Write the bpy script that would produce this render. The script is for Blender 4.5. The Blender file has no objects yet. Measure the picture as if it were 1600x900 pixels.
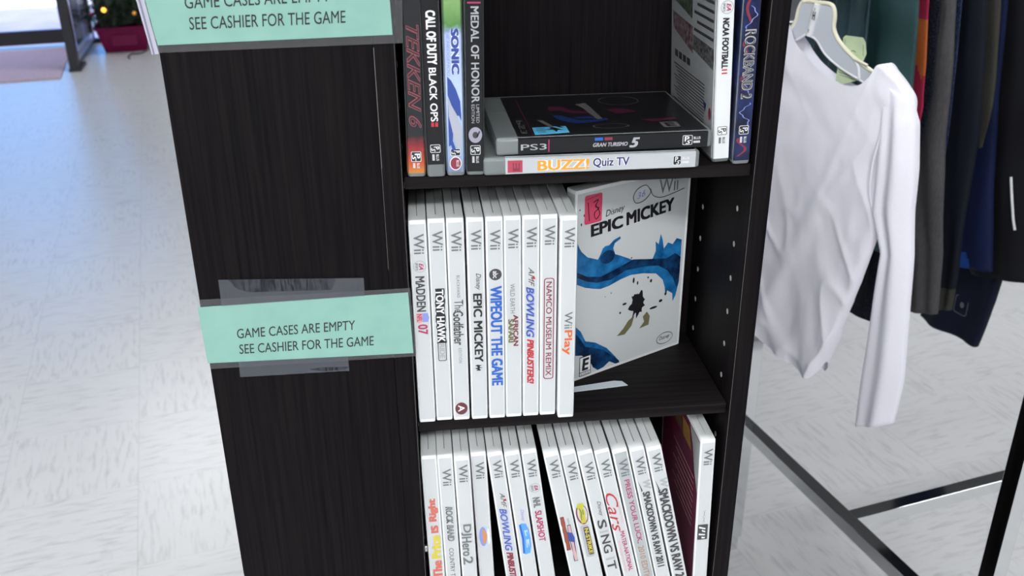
import bpy, bmesh, math, random
from mathutils import Vector, Matrix, noise
random.seed(4)
SC = bpy.context.scene
COL = SC.collection
PI = math.pi
R = math.radians
SZ = 0.9131                      # height of the middle shelf above the floor
YAW = R(13.6)                    # the shop's floor grid is turned against the tower
UX, UY = math.cos(YAW), math.sin(YAW)

def W(u, v, z=0.0):              # floor-grid coordinates -> world
    return Vector((u * UX - v * UY, u * UY + v * UX, z))

# ------------------------------------------------------------------ camera
cam_d = bpy.data.cameras.new('camera')
cam = bpy.data.objects.new('camera', cam_d)
COL.objects.link(cam)
cam.location = (0.0146, -0.7092, 0.4569 + SZ)
cam.rotation_euler = (1.1383, 0.008, -0.1017)
cam_d.sensor_width = 36.0
cam_d.lens = 1480.75 / 1600 * 36
cam_d.clip_start = 0.02
cam_d.clip_end = 300
cam_d.dof.use_dof = True
cam_d.dof.focus_distance = 0.84
cam_d.dof.aperture_fstop = 11.0
SC.camera = cam

# ------------------------------------------------------------------ world and lamps
wd = bpy.data.worlds.new('sky')
SC.world = wd
wd.use_nodes = True
wn = wd.node_tree
bg = wn.nodes['Background']
tc = wn.nodes.new('ShaderNodeTexCoord')
sx = wn.nodes.new('ShaderNodeSeparateXYZ')
cr = wn.nodes.new('ShaderNodeValToRGB')
cr.color_ramp.elements[0].position = 0.08
cr.color_ramp.elements[0].color = (0.14, 0.44, 1.0, 1)
cr.color_ramp.elements[1].position = 0.75
cr.color_ramp.elements[1].color = (0.90, 0.80, 0.98, 1)
e_ = cr.color_ramp.elements.new(0.46)
e_.color = (0.02, 0.33, 1.0, 1)
wn.links.new(tc.outputs['Generated'], sx.inputs[0])
wn.links.new(sx.outputs['Z'], cr.inputs[0])
wn.links.new(cr.outputs[0], bg.inputs['Color'])
bg.inputs['Strength'].default_value = 3.3

def area(name, u, v, z, sx_, sy_, power, color):
    d = bpy.data.lights.new(name, 'AREA')
    d.shape = 'RECTANGLE'
    d.size, d.size_y = sx_, sy_
    d.energy = power
    d.color = color
    o = bpy.data.objects.new(name, d)
    COL.objects.link(o)
    o.location = W(u, v, z)
    o.rotation_euler = (0, 0, YAW)
    return o

LAMP = (0.97, 0.985, 1.0)
for lu, lv, pw, big in ((-4.2, -6.2, 100, 0), (-2.5, -4.4, 104, 0), (-0.4, -4.4, 24, 0), (-2.5, -2.7, 38, 0), (-0.5, -2.5, 104, 0), (2.2, -2.7, 16, 0), (-4.6, -3.0, 75, 0),
                        (-2.5, 0.8, 8, 1), (-0.95, 0.2, 66, 0), (2.4, 0.6, 60, 1), (-2.5, 3.0, 16, 1), (-0.6, 3.0, 7, 1), (5.2, 1.5, 85, 1),
                        (-5.6, -1.0, 60, 0), (-5.6, 1.2, 60, 0), (-5.6, 3.2, 60, 0), (-0.2, 6.0, 48, 0)):  # ceiling lamps, with unseen ones added at the sides to brighten garment and floor
    area('ceiling_and_fill_lamp', lu, lv, 2.93, 2.4 if big else 1.2, 1.2 if big else 0.6, pw * 0.92, LAMP)
sun_d = bpy.data.lights.new('sun', 'SUN')
sun_d.energy = 5.0
sun_d.angle = R(0.6)
sun = bpy.data.objects.new('sun', sun_d)
COL.objects.link(sun)
sun.location = W(0, -10, 20)
sun.rotation_euler = (R(38), 0, YAW)          # from behind the shop, so it lights the road and not the room
SC.view_settings.view_transform = 'Standard'
SC.view_settings.look = 'None'
SC.view_settings.exposure = 0.0
SC.view_settings.gamma = 1.0
SC.view_settings.use_curve_mapping = False

# ------------------------------------------------------------------ materials
MATS = {}
def mat(name, col=(0.8, 0.8, 0.8), rough=0.5, metal=0.0, spec=0.5, trans=0.0, emit=None, estr=0.0, alpha=1.0):
    if name in MATS:
        return MATS[name]
    m = bpy.data.materials.new(name)
    m.use_nodes = True
    b = m.node_tree.nodes['Principled BSDF']
    b.inputs['Base Color'].default_value = (*col, 1)
    b.inputs['Roughness'].default_value = rough
    b.inputs['Metallic'].default_value = metal
    b.inputs['Specular IOR Level'].default_value = spec
    b.inputs['Transmission Weight'].default_value = trans
    b.inputs['Alpha'].default_value = alpha
    if emit:
        b.inputs['Emission Color'].default_value = (*emit, 1)
        b.inputs['Emission Strength'].default_value = estr
    MATS[name] = m
    return m

def nodes(m):
    return m.node_tree.nodes, m.node_tree.links, m.node_tree.nodes['Principled BSDF']

def noise_col(m, scale, c0, c1, p0=0.35, p1=0.65, detail=5.0, bump=0.0, bscale=None, coord='Object'):
    N, L, b = nodes(m)
    t = N.new('ShaderNodeTexCoord')
    mp = N.new('ShaderNodeMapping')
    mp.inputs['Scale'].default_value = scale
    L.new(t.outputs[coord], mp.inputs[0])
    nz = N.new('ShaderNodeTexNoise')
    nz.inputs['Scale'].default_value = 1.0
    nz.inputs['Detail'].default_value = detail
    L.new(mp.outputs[0], nz.inputs['Vector'])
    r = N.new('ShaderNodeValToRGB')
    r.color_ramp.elements[0].position = p0
    r.color_ramp.elements[0].color = (*c0, 1)
    r.color_ramp.elements[1].position = p1
    r.color_ramp.elements[1].color = (*c1, 1)
    L.new(nz.outputs['Fac'], r.inputs[0])
    L.new(r.outputs[0], b.inputs['Base Color'])
    if bump:
        bp = N.new('ShaderNodeBump')
        bp.inputs['Strength'].default_value = bump
        bp.inputs['Distance'].default_value = 0.002
        L.new(nz.outputs['Fac'], bp.inputs['Height'])
        L.new(bp.outputs[0], b.inputs['Normal'])
    return m

wood = noise_col(mat('espresso_laminate', rough=0.5, spec=0.06), (420, 420, 9), (0.0032, 0.0028, 0.0036), (0.0105, 0.0082, 0.0088), 0.3, 0.72, 6, bump=0.10)
wood_h = noise_col(mat('espresso_laminate_shelf', rough=0.5, spec=0.06), (7, 230, 230), (0.0068, 0.0056, 0.0062), (0.0165, 0.0135, 0.0140), 0.3, 0.72, 6, bump=0.08)
hole_m = mat('raw_chipboard_hole', (0.50, 0.47, 0.42), 0.8)
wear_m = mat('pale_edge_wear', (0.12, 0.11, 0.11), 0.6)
white_pl = mat('white_polypropylene', (0.83, 0.855, 0.855), 0.32, spec=0.45)
white_sl = mat('white_printed_sleeve', (0.585, 0.61, 0.62), 0.28, spec=0.45)
grey_sl = mat('pale_grey_printed_sleeve', (0.42, 0.455, 0.47), 0.28)
clear_pl = mat('clear_smoky_plastic', (0.34, 0.38, 0.38), 0.22, trans=0.5)
black_sl = mat('black_printed_sleeve', (0.011, 0.011, 0.013), 0.28, spec=0.3)
INK = mat('black_ink', (0.012, 0.012, 0.014), 0.4)
DKINK = mat('dark_grey_ink', (0.055, 0.055, 0.06), 0.4)
WII = mat('mid_grey_ink', (0.16, 0.17, 0.175), 0.4)
LTG = mat('light_grey_ink', (0.42, 0.44, 0.45), 0.4)
MAG = mat('magenta_ink', (0.42, 0.035, 0.12), 0.4)
RED = mat('red_ink', (0.50, 0.03, 0.045), 0.4)
MAROON = mat('maroon_ink', (0.24, 0.03, 0.055), 0.4)
BLUE = mat('blue_ink', (0.02, 0.12, 0.50), 0.4)
NAVY = mat('navy_ink', (0.02, 0.025, 0.14), 0.4)
ORANGE = mat('orange_ink', (0.70, 0.13, 0.03), 0.4)
AMBER = mat('amber_ink', (0.80, 0.36, 0.03), 0.4)
YELL = mat('yellow_ink', (0.68, 0.56, 0.05), 0.4)
PINK = mat('pink_ink', (0.72, 0.33, 0.34), 0.4)
SALMON = mat('salmon_ink', (0.62, 0.16, 0.12), 0.4)
BROWN = mat('red_brown_ink', (0.20, 0.045, 0.025), 0.4)
OLIVEI = mat('olive_ink', (0.16, 0.15, 0.07), 0.4)
SKYB = mat('sky_blue_ink', (0.10, 0.35, 0.80), 0.4)
PALEB = mat('pale_blue_ink', (0.45, 0.62, 0.85), 0.4)
WHT = mat('white_ink', (0.80, 0.81, 0.82), 0.4)
SILV = mat('silver_ink', (0.42, 0.43, 0.46), 0.35)
GREENI = mat('green_ink', (0.10, 0.28, 0.09), 0.4)
PERI = mat('periwinkle_ink', (0.25, 0.30, 0.68), 0.4)

# ------------------------------------------------------------------ mesh helpers
def link(name, bm, mats, parent=None):
    me = bpy.data.meshes.new(name)
    bmesh.ops.recalc_face_normals(bm, faces=bm.faces)
    bm.to_mesh(me)
    bm.free()
    return link_me(name, me, mats, parent)

def link_me(name, me, mats, parent=None):
    for m in (mats if isinstance(mats, (list, tuple)) else [mats]):
        me.materials.append(m)
    o = bpy.data.objects.new(name, me)
    COL.objects.link(o)
    if parent:
        o.parent = parent
    return o

def smooth(o, ang=35):
    for p in o.data.polygons:
        p.use_smooth = True
    try:
        o.data.set_sharp_from_angle(angle=R(ang))
    except Exception:
        pass
    return o

def tag(o, label, cat, group=None):
    o['label'] = label
    o['category'] = cat
    if group:
        o['group'] = group
    return o

def struct(o):
    o['kind'] = 'structure'
    return o

def empty(name, loc=(0, 0, 0), rot=(0, 0, 0)):
    o = bpy.data.objects.new(name, None)
    COL.objects.link(o)
    o.empty_display_size = 0.03
    o.location = loc
    o.rotation_euler = rot
    return o

def box(bm, lo, hi, mi=0, bevel=0.0, M=None):
    x0, y0, z0 = lo
    x1, y1, z1 = hi
    vs = [bm.verts.new(p) for p in ((x0, y0, z0), (x1, y0, z0), (x1, y1, z0), (x0, y1, z0), (x0, y0, z1), (x1, y0, z1), (x1, y1, z1), (x0, y1, z1))]
    fs = [bm.faces.new([vs[i] for i in f]) for f in ((0, 3, 2, 1), (4, 5, 6, 7), (0, 1, 5, 4), (1, 2, 6, 5), (2, 3, 7, 6), (3, 0, 4, 7))]
    for f in fs:
        f.material_index = mi
    if bevel:
        es = list({e for f in fs for e in f.edges})
        r = bmesh.ops.bevel(bm, geom=es, offset=bevel, segments=2, affect='EDGES', profile=0.6)
        for f in r['faces']:
            f.material_index = mi
        vs = list({v for f in fs if f.is_valid for v in f.verts} | set(r['verts']))
    if M is not None:
        bmesh.ops.transform(bm, matrix=M, verts=[v for v in vs if v.is_valid])

def tube(bm, pts, rad, n=10, mi=0, caps=True):
    pts = [Vector(p) for p in pts]
    rads = rad if isinstance(rad, (list, tuple)) else [rad] * len(pts)
    rings = []
    ref = None
    for i, p in enumerate(pts):
        d = (pts[min(i + 1, len(pts) - 1)] - pts[max(i - 1, 0)]).normalized()
        if ref is None:
            ref = Vector((0, 0, 1)) if abs(d.z) < 0.9 else Vector((1, 0, 0))
        a = (ref - d * ref.dot(d)).normalized()
        ref = a
        b = d.cross(a)
        rings.append([bm.verts.new(p + (a * math.cos(2 * PI * k / n) + b * math.sin(2 * PI * k / n)) * rads[i]) for k in range(n)])
    for r0, r1 in zip(rings, rings[1:]):
        for k in range(n):
            f = bm.faces.new((r0[k], r0[(k + 1) % n], r1[(k + 1) % n], r1[k]))
            f.material_index = mi
    if caps:
        for r in (rings[0][::-1], rings[-1]):
            f = bm.faces.new(r)
            f.material_index = mi

def catmull(pts, n=6):
    pts = [Vector(p) for p in pts]
    out = []
    for i in range(len(pts) - 1):
        p0 = pts[max(i - 1, 0)]; p1 = pts[i]; p2 = pts[i + 1]; p3 = pts[min(i + 2, len(pts) - 1)]
        for k in range(n):
            t = k / n
            out.append(0.5 * ((2 * p1) + (p2 - p0) * t + (2 * p0 - 5 * p1 + 4 * p2 - p3) * t * t + (3 * p1 - p0 - 3 * p2 + p3) * t ** 3))
    out.append(pts[-1])
    return out

def prism(bm, poly, fn, t0, t1, mi=0):
    """extrude a 2-D outline; fn(p, q, t) gives the 3-D point"""
    a = [bm.verts.new(fn(p, q, t0)) for p, q in poly]
    b = [bm.verts.new(fn(p, q, t1)) for p, q in poly]
    n = len(poly)
    fs = [bm.faces.new(a[::-1]), bm.faces.new(b)]
    for i in range(n):
        fs.append(bm.faces.new((a[i], a[(i + 1) % n], b[(i + 1) % n], b[i])))
    for f in fs:
        f.material_index = mi

# ------------------------------------------------------------------ lettering
TXT = {}
def glyphs(s, shear=0.0, bold=0.0, space=1.0):
    heavy = max(0.0, bold)
    bold = min(bold, 0.0)
    key = (s, shear, bold, space, heavy)
    if key in TXT:
        return TXT[key]
    cu = bpy.data.curves.new('lettering_source', 'FONT')
    cu.body = s
    cu.shear = shear
    cu.offset = bold
    cu.space_character = space
    cu.resolution_u = 3
    o = bpy.data.objects.new('lettering_source', cu)
    COL.objects.link(o)
    dg = bpy.context.evaluated_depsgraph_get()
    me = bpy.data.meshes.new_from_object(o.evaluated_get(dg))
    vs = [(v.co.x, v.co.y) for v in me.vertices]
    fs = [tuple(p.vertices) for p in me.polygons]
    bpy.data.objects.remove(o)
    bpy.data.curves.remove(cu)
    bpy.data.meshes.remove(me)
    x0 = min(v[0] for v in vs); x1 = max(v[0] for v in vs)
    y0 = min(v[1] for v in vs); y1 = max(v[1] for v in vs)
    if heavy:
        base_v, base_f = vs, fs
        vs, fs = [], []
        for dx_, dy_ in ((0, 0), (heavy, heavy * 0.6), (-heavy, heavy * 0.6), (heavy, -heavy * 0.6), (-heavy, -heavy * 0.6)):
            k_ = len(vs)
            vs += [(x + dx_, y + dy_, len(vs) // len(base_v)) for x, y in base_v]
            fs += [tuple(i + k_ for i in f) for f in base_f]
        x0 -= heavy; x1 += heavy; y0 -= heavy * 0.6; y1 += heavy * 0.6
    vs = [((v[0] - x0) / (x1 - x0), (v[1] - y0) / (y1 - y0), v[2] if len(v) > 2 else 0) for v in vs]
    TXT[key] = (vs, fs)
    return TXT[key]

def flat(name, polys, fn, mats, parent):
    """flat print: polys = list of (points, material index), fn maps 2-D -> 3-D"""
    vs, fs, mi = [], [], []
    for pts, m in polys:
        k = len(vs)
        vs += [fn(*p) for p in pts]
        fs.append(tuple(range(k, k + len(pts))))
        mi.append(m)
    me = bpy.data.meshes.new(name)
    me.from_pydata(vs, [], fs)
    for p, m in zip(me.polygons, mi):
        p.material_index = m
    return link_me(name, me, mats, parent)

def letters(name, s, fn, m, parent, shear=0.0, bold=0.0, space=1.0, extra=None):
    """fn(r, b): r runs 0..1 along the line, b 0..1 from the foot to the top of the letters"""
    vs, fs = glyphs(s, shear, bold, space)
    me = bpy.data.meshes.new(name)
    o_, a_, b_ = Vector(fn(0, 0)), Vector(fn(1, 0)), Vector(fn(0, 1))
    nrm = (a_ - o_).cross(b_ - o_).normalized() * 0.000008
    me.from_pydata([Vector(fn(v[0], v[1])) + nrm * v[2] for v in vs], [], fs)
    return link_me(name, me, m, parent)

def ellipse(cx, cy, rx, ry, n=28, a0=0.0):
    return [(cx + rx * math.cos(2 * PI * k / n + a0), cy + ry * math.sin(2 * PI * k / n + a0)) for k in range(n)]

def rrect(x0, y0, x1, y1, r, n=5):
    out = []
    for cx, cy, a in ((x1 - r, y1 - r, 0), (x0 + r, y1 - r, 90), (x0 + r, y0 + r, 180), (x1 - r, y0 + r, 270)):
        for k in range(n + 1):
            t = R(a + 90 * k / n)
            out.append((cx + r * math.cos(t), cy + r * math.sin(t)))
    return out

def ring_polys(outer, inner, m):
    n = len(outer)
    return [([outer[i], outer[(i + 1) % n], inner[(i + 1) % n], inner[i]], m) for i in range(n)]

# ================================================================== THE SETTING
# floor of foot-square vinyl tiles with streaks turned from tile to tile
fm = mat('streaked_vinyl_tile', rough=0.30, spec=0.5)
N, L, B = nodes(fm)
t = N.new('ShaderNodeTexCoord')
sep = N.new('ShaderNodeSeparateXYZ'); L.new(t.outputs['Object'], sep.inputs[0])
def math_node(op, a, b=None):
    n = N.new('ShaderNodeMath'); n.operation = op
    for i, s in enumerate((a, b)):
        if s is None: continue
        if isinstance(s, (int, float)): n.inputs[i].default_value = s
        else: L.new(s, n.inputs[i])
    return n.outputs[0]
tx = math_node('DIVIDE', sep.outputs['X'], 0.305)
ty = math_node('DIVIDE', sep.outputs['Y'], 0.305)
ix = math_node('FLOOR', tx); iy = math_node('FLOOR', ty)
par = math_node('FLOORED_MODULO', math_node('ADD', ix, iy), 2.0)
cmb = N.new('ShaderNodeCombineXYZ'); L.new(ix, cmb.inputs[0]); L.new(iy, cmb.inputs[1])
wh = N.new('ShaderNodeTexWhiteNoise'); wh.noise_dimensions = '3D'; L.new(cmb.outputs[0], wh.inputs['Vector'])
def streak(scale):
    mp = N.new('ShaderNodeMapping'); mp.inputs['Scale'].default_value = scale
    L.new(t.outputs['Object'], mp.inputs[0])
    ad = N.new('ShaderNodeVectorMath'); ad.operation = 'MULTIPLY_ADD'
    L.new(wh.outputs['Color'], ad.inputs[0]); ad.inputs[1].default_value = (37, 37, 37); L.new(mp.outputs[0], ad.inputs[2])
    nz = N.new('ShaderNodeTexNoise'); nz.inputs['Scale'].default_value = 1.0; nz.inputs['Detail'].default_value = 4.0
    nz.inputs['Distortion'].default_value = 0.35
    L.new(ad.outputs[0], nz.inputs['Vector'])
    return nz.outputs['Fac']
sv = streak((95, 15, 1)); sh = streak((15, 95, 1))
mx = N.new('ShaderNodeMix'); mx.data_type = 'FLOAT'
L.new(par, mx.inputs['Factor']); L.new(sh, mx.inputs[2]); L.new(sv, mx.inputs[3])
rmp = N.new('ShaderNodeValToRGB')
e = rmp.color_ramp.elements
e[0].position = 0.18; e[0].color = (0.365, 0.368, 0.375, 1)
e[1].position = 0.50; e[1].color = (0.53, 0.533, 0.54, 1)
L.new(mx.outputs[0], rmp.inputs[0])
fx = math_node('FRACT', tx); fy = math_node('FRACT', ty)
dx = math_node('MINIMUM', fx, math_node('SUBTRACT', 1.0, fx))
dy = math_node('MINIMUM', fy, math_node('SUBTRACT', 1.0, fy))
seam = math_node('LESS_THAN', math_node('MINIMUM', dx, math_node('ADD', dy, 0.002)), 0.004)
ms = N.new('ShaderNodeMix'); ms.data_type = 'RGBA'
L.new(math_node('MULTIPLY', seam, 0.35), ms.inputs['Factor'])
L.new(rmp.outputs[0], ms.inputs[6]); ms.inputs[7].default_value = (0.30, 0.30, 0.31, 1)
# scuffs of their own, scattered over the floor
n2 = N.new('ShaderNodeTexNoise'); n2.inputs['Scale'].default_value = 9.0; n2.inputs['Detail'].default_value = 6.0
L.new(t.outputs['Object'], n2.inputs['Vector'])
r2 = N.new('ShaderNodeValToRGB'); r2.color_ramp.elements[0].position = 0.22; r2.color_ramp.elements[0].color = (0.74, 0.74, 0.74, 1)
r2.color_ramp.elements[1].position = 0.36; r2.color_ramp.elements[1].color = (1, 1, 1, 1)
L.new(n2.outputs['Fac'], r2.inputs[0])
mm = N.new('ShaderNodeMix'); mm.data_type = 'RGBA'; mm.blend_type = 'MULTIPLY'; mm.inputs['Factor'].default_value = 1.0
L.new(ms.outputs[2], mm.inputs[6]); L.new(r2.outputs[0], mm.inputs[7])
L.new(mm.outputs[2], B.inputs['Base Color'])
bp = N.new('ShaderNodeBump'); bp.inputs['Strength'].default_value = 0.25; bp.inputs['Distance'].default_value = 0.002
n3 = N.new('ShaderNodeTexNoise'); n3.inputs['Scale'].default_value = 14.0; n3.inputs['Detail'].default_value = 3.0
L.new(t.outputs['Object'], n3.inputs['Vector']); L.new(n3.outputs['Fac'], bp.inputs['Height']); L.new(bp.outputs[0], B.inputs['Normal'])

FO = W(-0.387, 1.365)
bm = bmesh.new(); box(bm, (-9, -9, -0.05), (10, 7.665 - 1.365 + 0.06, 0))
fl = struct(link('floor', bm, fm)); fl.location = FO; fl.rotation_euler = (0, 0, YAW)

wallm = noise_col(mat('painted_wall', rough=0.8), (3, 3, 3), (0.60, 0.60, 0.58), (0.66, 0.66, 0.64))
ceilm = noise_col(mat('ceiling_tile', rough=0.9), (60, 60, 60), (0.11, 0.11, 0.11), (0.15, 0.15, 0.15))
frame_m = mat('dark_bronze_aluminium', (0.02, 0.02, 0.024), 0.4, spec=0.4)
alu_m = mat('brushed_aluminium', (0.62, 0.60, 0.66), 0.35, metal=0.8)
glass_m = bpy.data.materials.new('window_glass'); glass_m.use_nodes = True
gn = glass_m.node_tree; gn.nodes.clear()
go = gn.nodes.new('ShaderNodeOutputMaterial'); gt = gn.nodes.new('ShaderNodeBsdfTransparent'); gg = gn.nodes.new('ShaderNodeBsdfGlossy')
gg.inputs['Roughness'].default_value = 0.02; gt.inputs[0].default_value = (0.93, 0.95, 0.97, 1)
gm = gn.nodes.new('ShaderNodeMixShader'); gm.inputs[0].default_value = 0.06
gn.links.new(gt.outputs[0], gm.inputs[1]); gn.links.new(gg.outputs[0], gm.inputs[2]); gn.links.new(gm.outputs[0], go.inputs[0])

ROT = (0, 0, YAW)
def fbox(name, lo, hi, m, parent=None, bevel=0.0):     # a box in floor-grid coordinates
    bm = bmesh.new(); box(bm, lo, hi, 0, bevel)
    o = link(name, bm, m, parent)
    if parent is None:
        o.rotation_euler = ROT
    return o
VW = 7.665
bm = bmesh.new()
box(bm, (-9.4, VW, 0), (-3.2, VW + 0.12, 2.98)); box(bm, (-0.36, VW, 0), (9.6, VW + 0.12, 2.98)); box(bm, (-3.2, VW, 2.35), (-0.36, VW + 0.12, 2.98))
wb = struct(link('wall_back', bm, wallm)); wb.rotation_euler = ROT
struct(fbox('wall_left', (-9.5, -7.7, 0), (-9.39, VW, 2.98), wallm))
struct(fbox('wall_right', (9.6, -7.7, 0), (9.72, VW, 2.98), wallm))
struct(fbox('wall_front', (-9.5, -7.8, 0), (9.7, -7.68, 2.98), wallm))
struct(fbox('ceiling', (-9.5, -7.8, 2.98), (9.7, VW + 0.1, 3.05), ceilm))
# glazed shopfront: fixed frame, sidelights and the doors
ff = struct(fbox('trim_1', (-0.877, VW - 0.02, 0.0), (-0.815, VW + 0.09, 2.35), frame_m))
struct(fbox('trim_2', (-3.2, VW + 0.0, 2.27), (-0.36, VW + 0.09, 2.35), frame_m))
struct(fbox('trim_3', (-2.02, VW - 0.02, 0.0), (-1.96, VW + 0.09, 2.27), frame_m))
def sash(name, u0, u1, v, zb, rail, stile, parent_kind=True):
    r = struct(empty(name, W((u0 + u1) / 2, v, 0), ROT))
    h = (u1 - u0) / 2
    fbox('bottom_rail', (-h, -0.022, zb), (h, 0.022, zb + rail), frame_m, r)
    fbox('top_rail', (-h, -0.022, 2.18), (h, 0.022, 2.265), frame_m, r)
    for s in (-1, 1):
        a, b_ = sorted((s * h, s * (h - stile)))
        fbox('stile', (a, -0.022, zb + rail), (b_, 0.022, 2.18), frame_m, r)
    fbox('pane', (-h + stile, -0.004, zb + rail), (h - stile, 0.004, 2.18), glass_m, r)
    return r
sash('window_1', -3.2, -2.02, VW + 0.03, 0.0, 0.10, 0.05)
sash('window_2', -0.812, -0.362, VW + 0.03, 0.0, 0.035, 0.03)
d1 = sash('door_1', -1.955, -0.885, VW + 0.03, 0.018, 0.105, 0.085)
# leaf standing open into the shop, hinged at the mullion
d2 = struct(empty('door_2', W(-0.752, VW - 0.03, 0), (0, 0, YAW - R(4.0))))
Ld = 1.09
fbox('stile', (-0.03, -Ld, 0.02), (0.03, -Ld + 0.075, 2.2), frame_m, d2)
fbox('hinge_stile', (-0.018, -0.07, 0.02), (0.018, -0.004, 2.2), frame_m, d2)
fbox('bottom_rail', (-0.014, -Ld + 0.075, 0.045), (0.014, -0.07, 0.10), alu_m, d2)
fbox('bottom_seal', (-0.014, -Ld + 0.075, 0.02), (0.014, -0.07, 0.045), frame_m, d2)
fbox('top_rail', (-0.014, -Ld + 0.075, 2.1), (0.014, -0.07, 2.2), frame_m, d2)
fbox('pane', (-0.004, -Ld + 0.075, 0.10), (0.004, -0.07, 2.1), glass_m, d2)
fbox('door_sweep', (-0.035, -Ld - 0.012, 0.0), (0.045, -Ld + 0.26, 0.02), frame_m, d2)
# pavement and road outside
pave = noise_col(mat('pale_concrete', rough=0.9), (4, 4, 4), (0.50, 0.49, 0.55), (0.58, 0.57, 0.63))
road = noise_col(mat('sunlit_asphalt', rough=0.9), (6, 6, 6), (0.80, 0.80, 0.80), (0.86, 0.86, 0.86))
struct(fbox('trim_4', (-14, VW + 0.12, -0.06), (12, VW + 2.4, -0.01), pave))
struct(fbox('trim_5', (-60, VW + 2.4, -0.2), (60, VW + 60, -0.12), road))

# entrance mat
matm = noise_col(mat('dusty_rose_mat', rough=0.95, spec=0.1), (90, 90, 90), (0.40, 0.31, 0.37), (0.50, 0.41, 0.47), bump=0.5)
mo = fbox('entrance_mat', (-0.87, -0.58, 0), (0.87, 0.58, 0.009), matm, None, 0.003)
mo.location = W(-1.775, 6.915, 0)
tag(mo, 'dusty pink entrance mat lying before the glass shop door', 'mat')

# ================================================================== MEDIA TOWER
TW, TL, TR = 0.2807, 0.0162, 0.0163     # opening and the two upright panels
DEPTH = 0.152
CEN = Vector((0.0644, 0.2326, 0))
BAYS = [SZ - 0.226 * 3, SZ - 0.226 * 2, SZ - 0.226, SZ, SZ + 0.2257, SZ + 0.4514]
HT = SZ + 0.4514
tower = empty('media_tower', (CEN.x, CEN.y, 0))
tag(tower, 'tall dark espresso shelf tower holding the rows of game cases', 'shelf')
S2 = 0.2326
holes = [SZ + 0.016 + 0.0325 * k for k in range(-24, 14)]
for q in range(4):
    Mq = Matrix.Rotation(-PI / 2 * q, 4, 'Z')
    off = Matrix.Translation(Vector((-CEN.x, -CEN.y, 0)))
    def panel(lo, hi, m=wood, bev=0.0008, extra=None, name='side_panel'):
        bm = bmesh.new()
        box(bm, lo, hi, 0, bev)
        if extra: extra(bm)
        bmesh.ops.transform(bm, matrix=Mq @ off, verts=bm.verts)
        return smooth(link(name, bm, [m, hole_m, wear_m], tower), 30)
    def discs(x, side):
        def f(bm):
            for z in holes:
                if min(abs(z - b_) for b_ in BAYS) < 0.012: continue
                for y in (0.029, 0.124):
                    prism(bm, ellipse(y, z, 0.0024, 0.0026, 12), lambda p, q_, t_: (x + side * t_, p, q_), -0.001, 0.00015, 1)
        return f
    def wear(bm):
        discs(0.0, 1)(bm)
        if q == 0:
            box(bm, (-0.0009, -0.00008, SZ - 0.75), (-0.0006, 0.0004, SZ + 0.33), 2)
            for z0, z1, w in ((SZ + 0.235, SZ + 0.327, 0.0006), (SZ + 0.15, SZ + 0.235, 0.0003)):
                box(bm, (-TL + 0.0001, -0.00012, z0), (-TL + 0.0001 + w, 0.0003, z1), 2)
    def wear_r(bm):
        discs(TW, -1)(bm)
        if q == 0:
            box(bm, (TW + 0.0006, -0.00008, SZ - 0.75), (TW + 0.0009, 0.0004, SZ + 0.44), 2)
    panel((-TL, 0.0, 0.0), (0.0, DEPTH, HT), extra=wear)
    panel((TW, 0.0, 0.0), (TW + TR, DEPTH, HT), extra=wear_r)
    panel((0.0, DEPTH - 0.005, 0.0), (TW, DEPTH, HT), name='back_panel', bev=0)
    for zb in BAYS[:-1]:
        panel((0.0006, 0.0048, zb - 0.0105), (TW - 0.0008, DEPTH - 0.0052, zb), wood_h, 0.0014, name='shelf_board')
    panel((0.0006, 0.004, 0.0), (TW - 0.0008, DEPTH - 0.0052, 0.06), wood_h, 0.001, name='plinth')
bm = bmesh.new()
box(bm, (-S2 - 0.004, -S2 - 0.004, HT), (S2 + 0.004, S2 + 0.004, HT + 0.016), 0, 0.001)
link('top_board', bm, wood_h, tower)
pin_m = mat('nickel_shelf_pin', (0.55, 0.55, 0.53), 0.3, metal=0.9)
for x, y, z in ((0.0006, 0.0105, SZ - 0.226 + 0.081),):
    bm = bmesh.new()
    sgn = -1 if x > 0.1 else 1
    prism(bm, ellipse(y, z, 0.0028, 0.0038, 16), lambda p, q_, t_: (x + sgn * t_ - CEN.x, p - CEN.y, q_), -0.0006, 0.0016)
    link('shelf_pin', bm, pin_m, tower)

rear = tower.copy()  # unseen copy, added so the near chrome post reflects something dark
COL.objects.link(rear)
rear.location = (CEN.x - 0.012, CEN.y + 0.482, 0)
tag(rear, 'added dark copy of the shelf tower, unseen behind it, darkening the chrome post reflection', 'shelf')
for ch in list(tower.children):
    c_ = ch.copy()
    COL.objects.link(c_)
    c_.parent = rear

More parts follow.
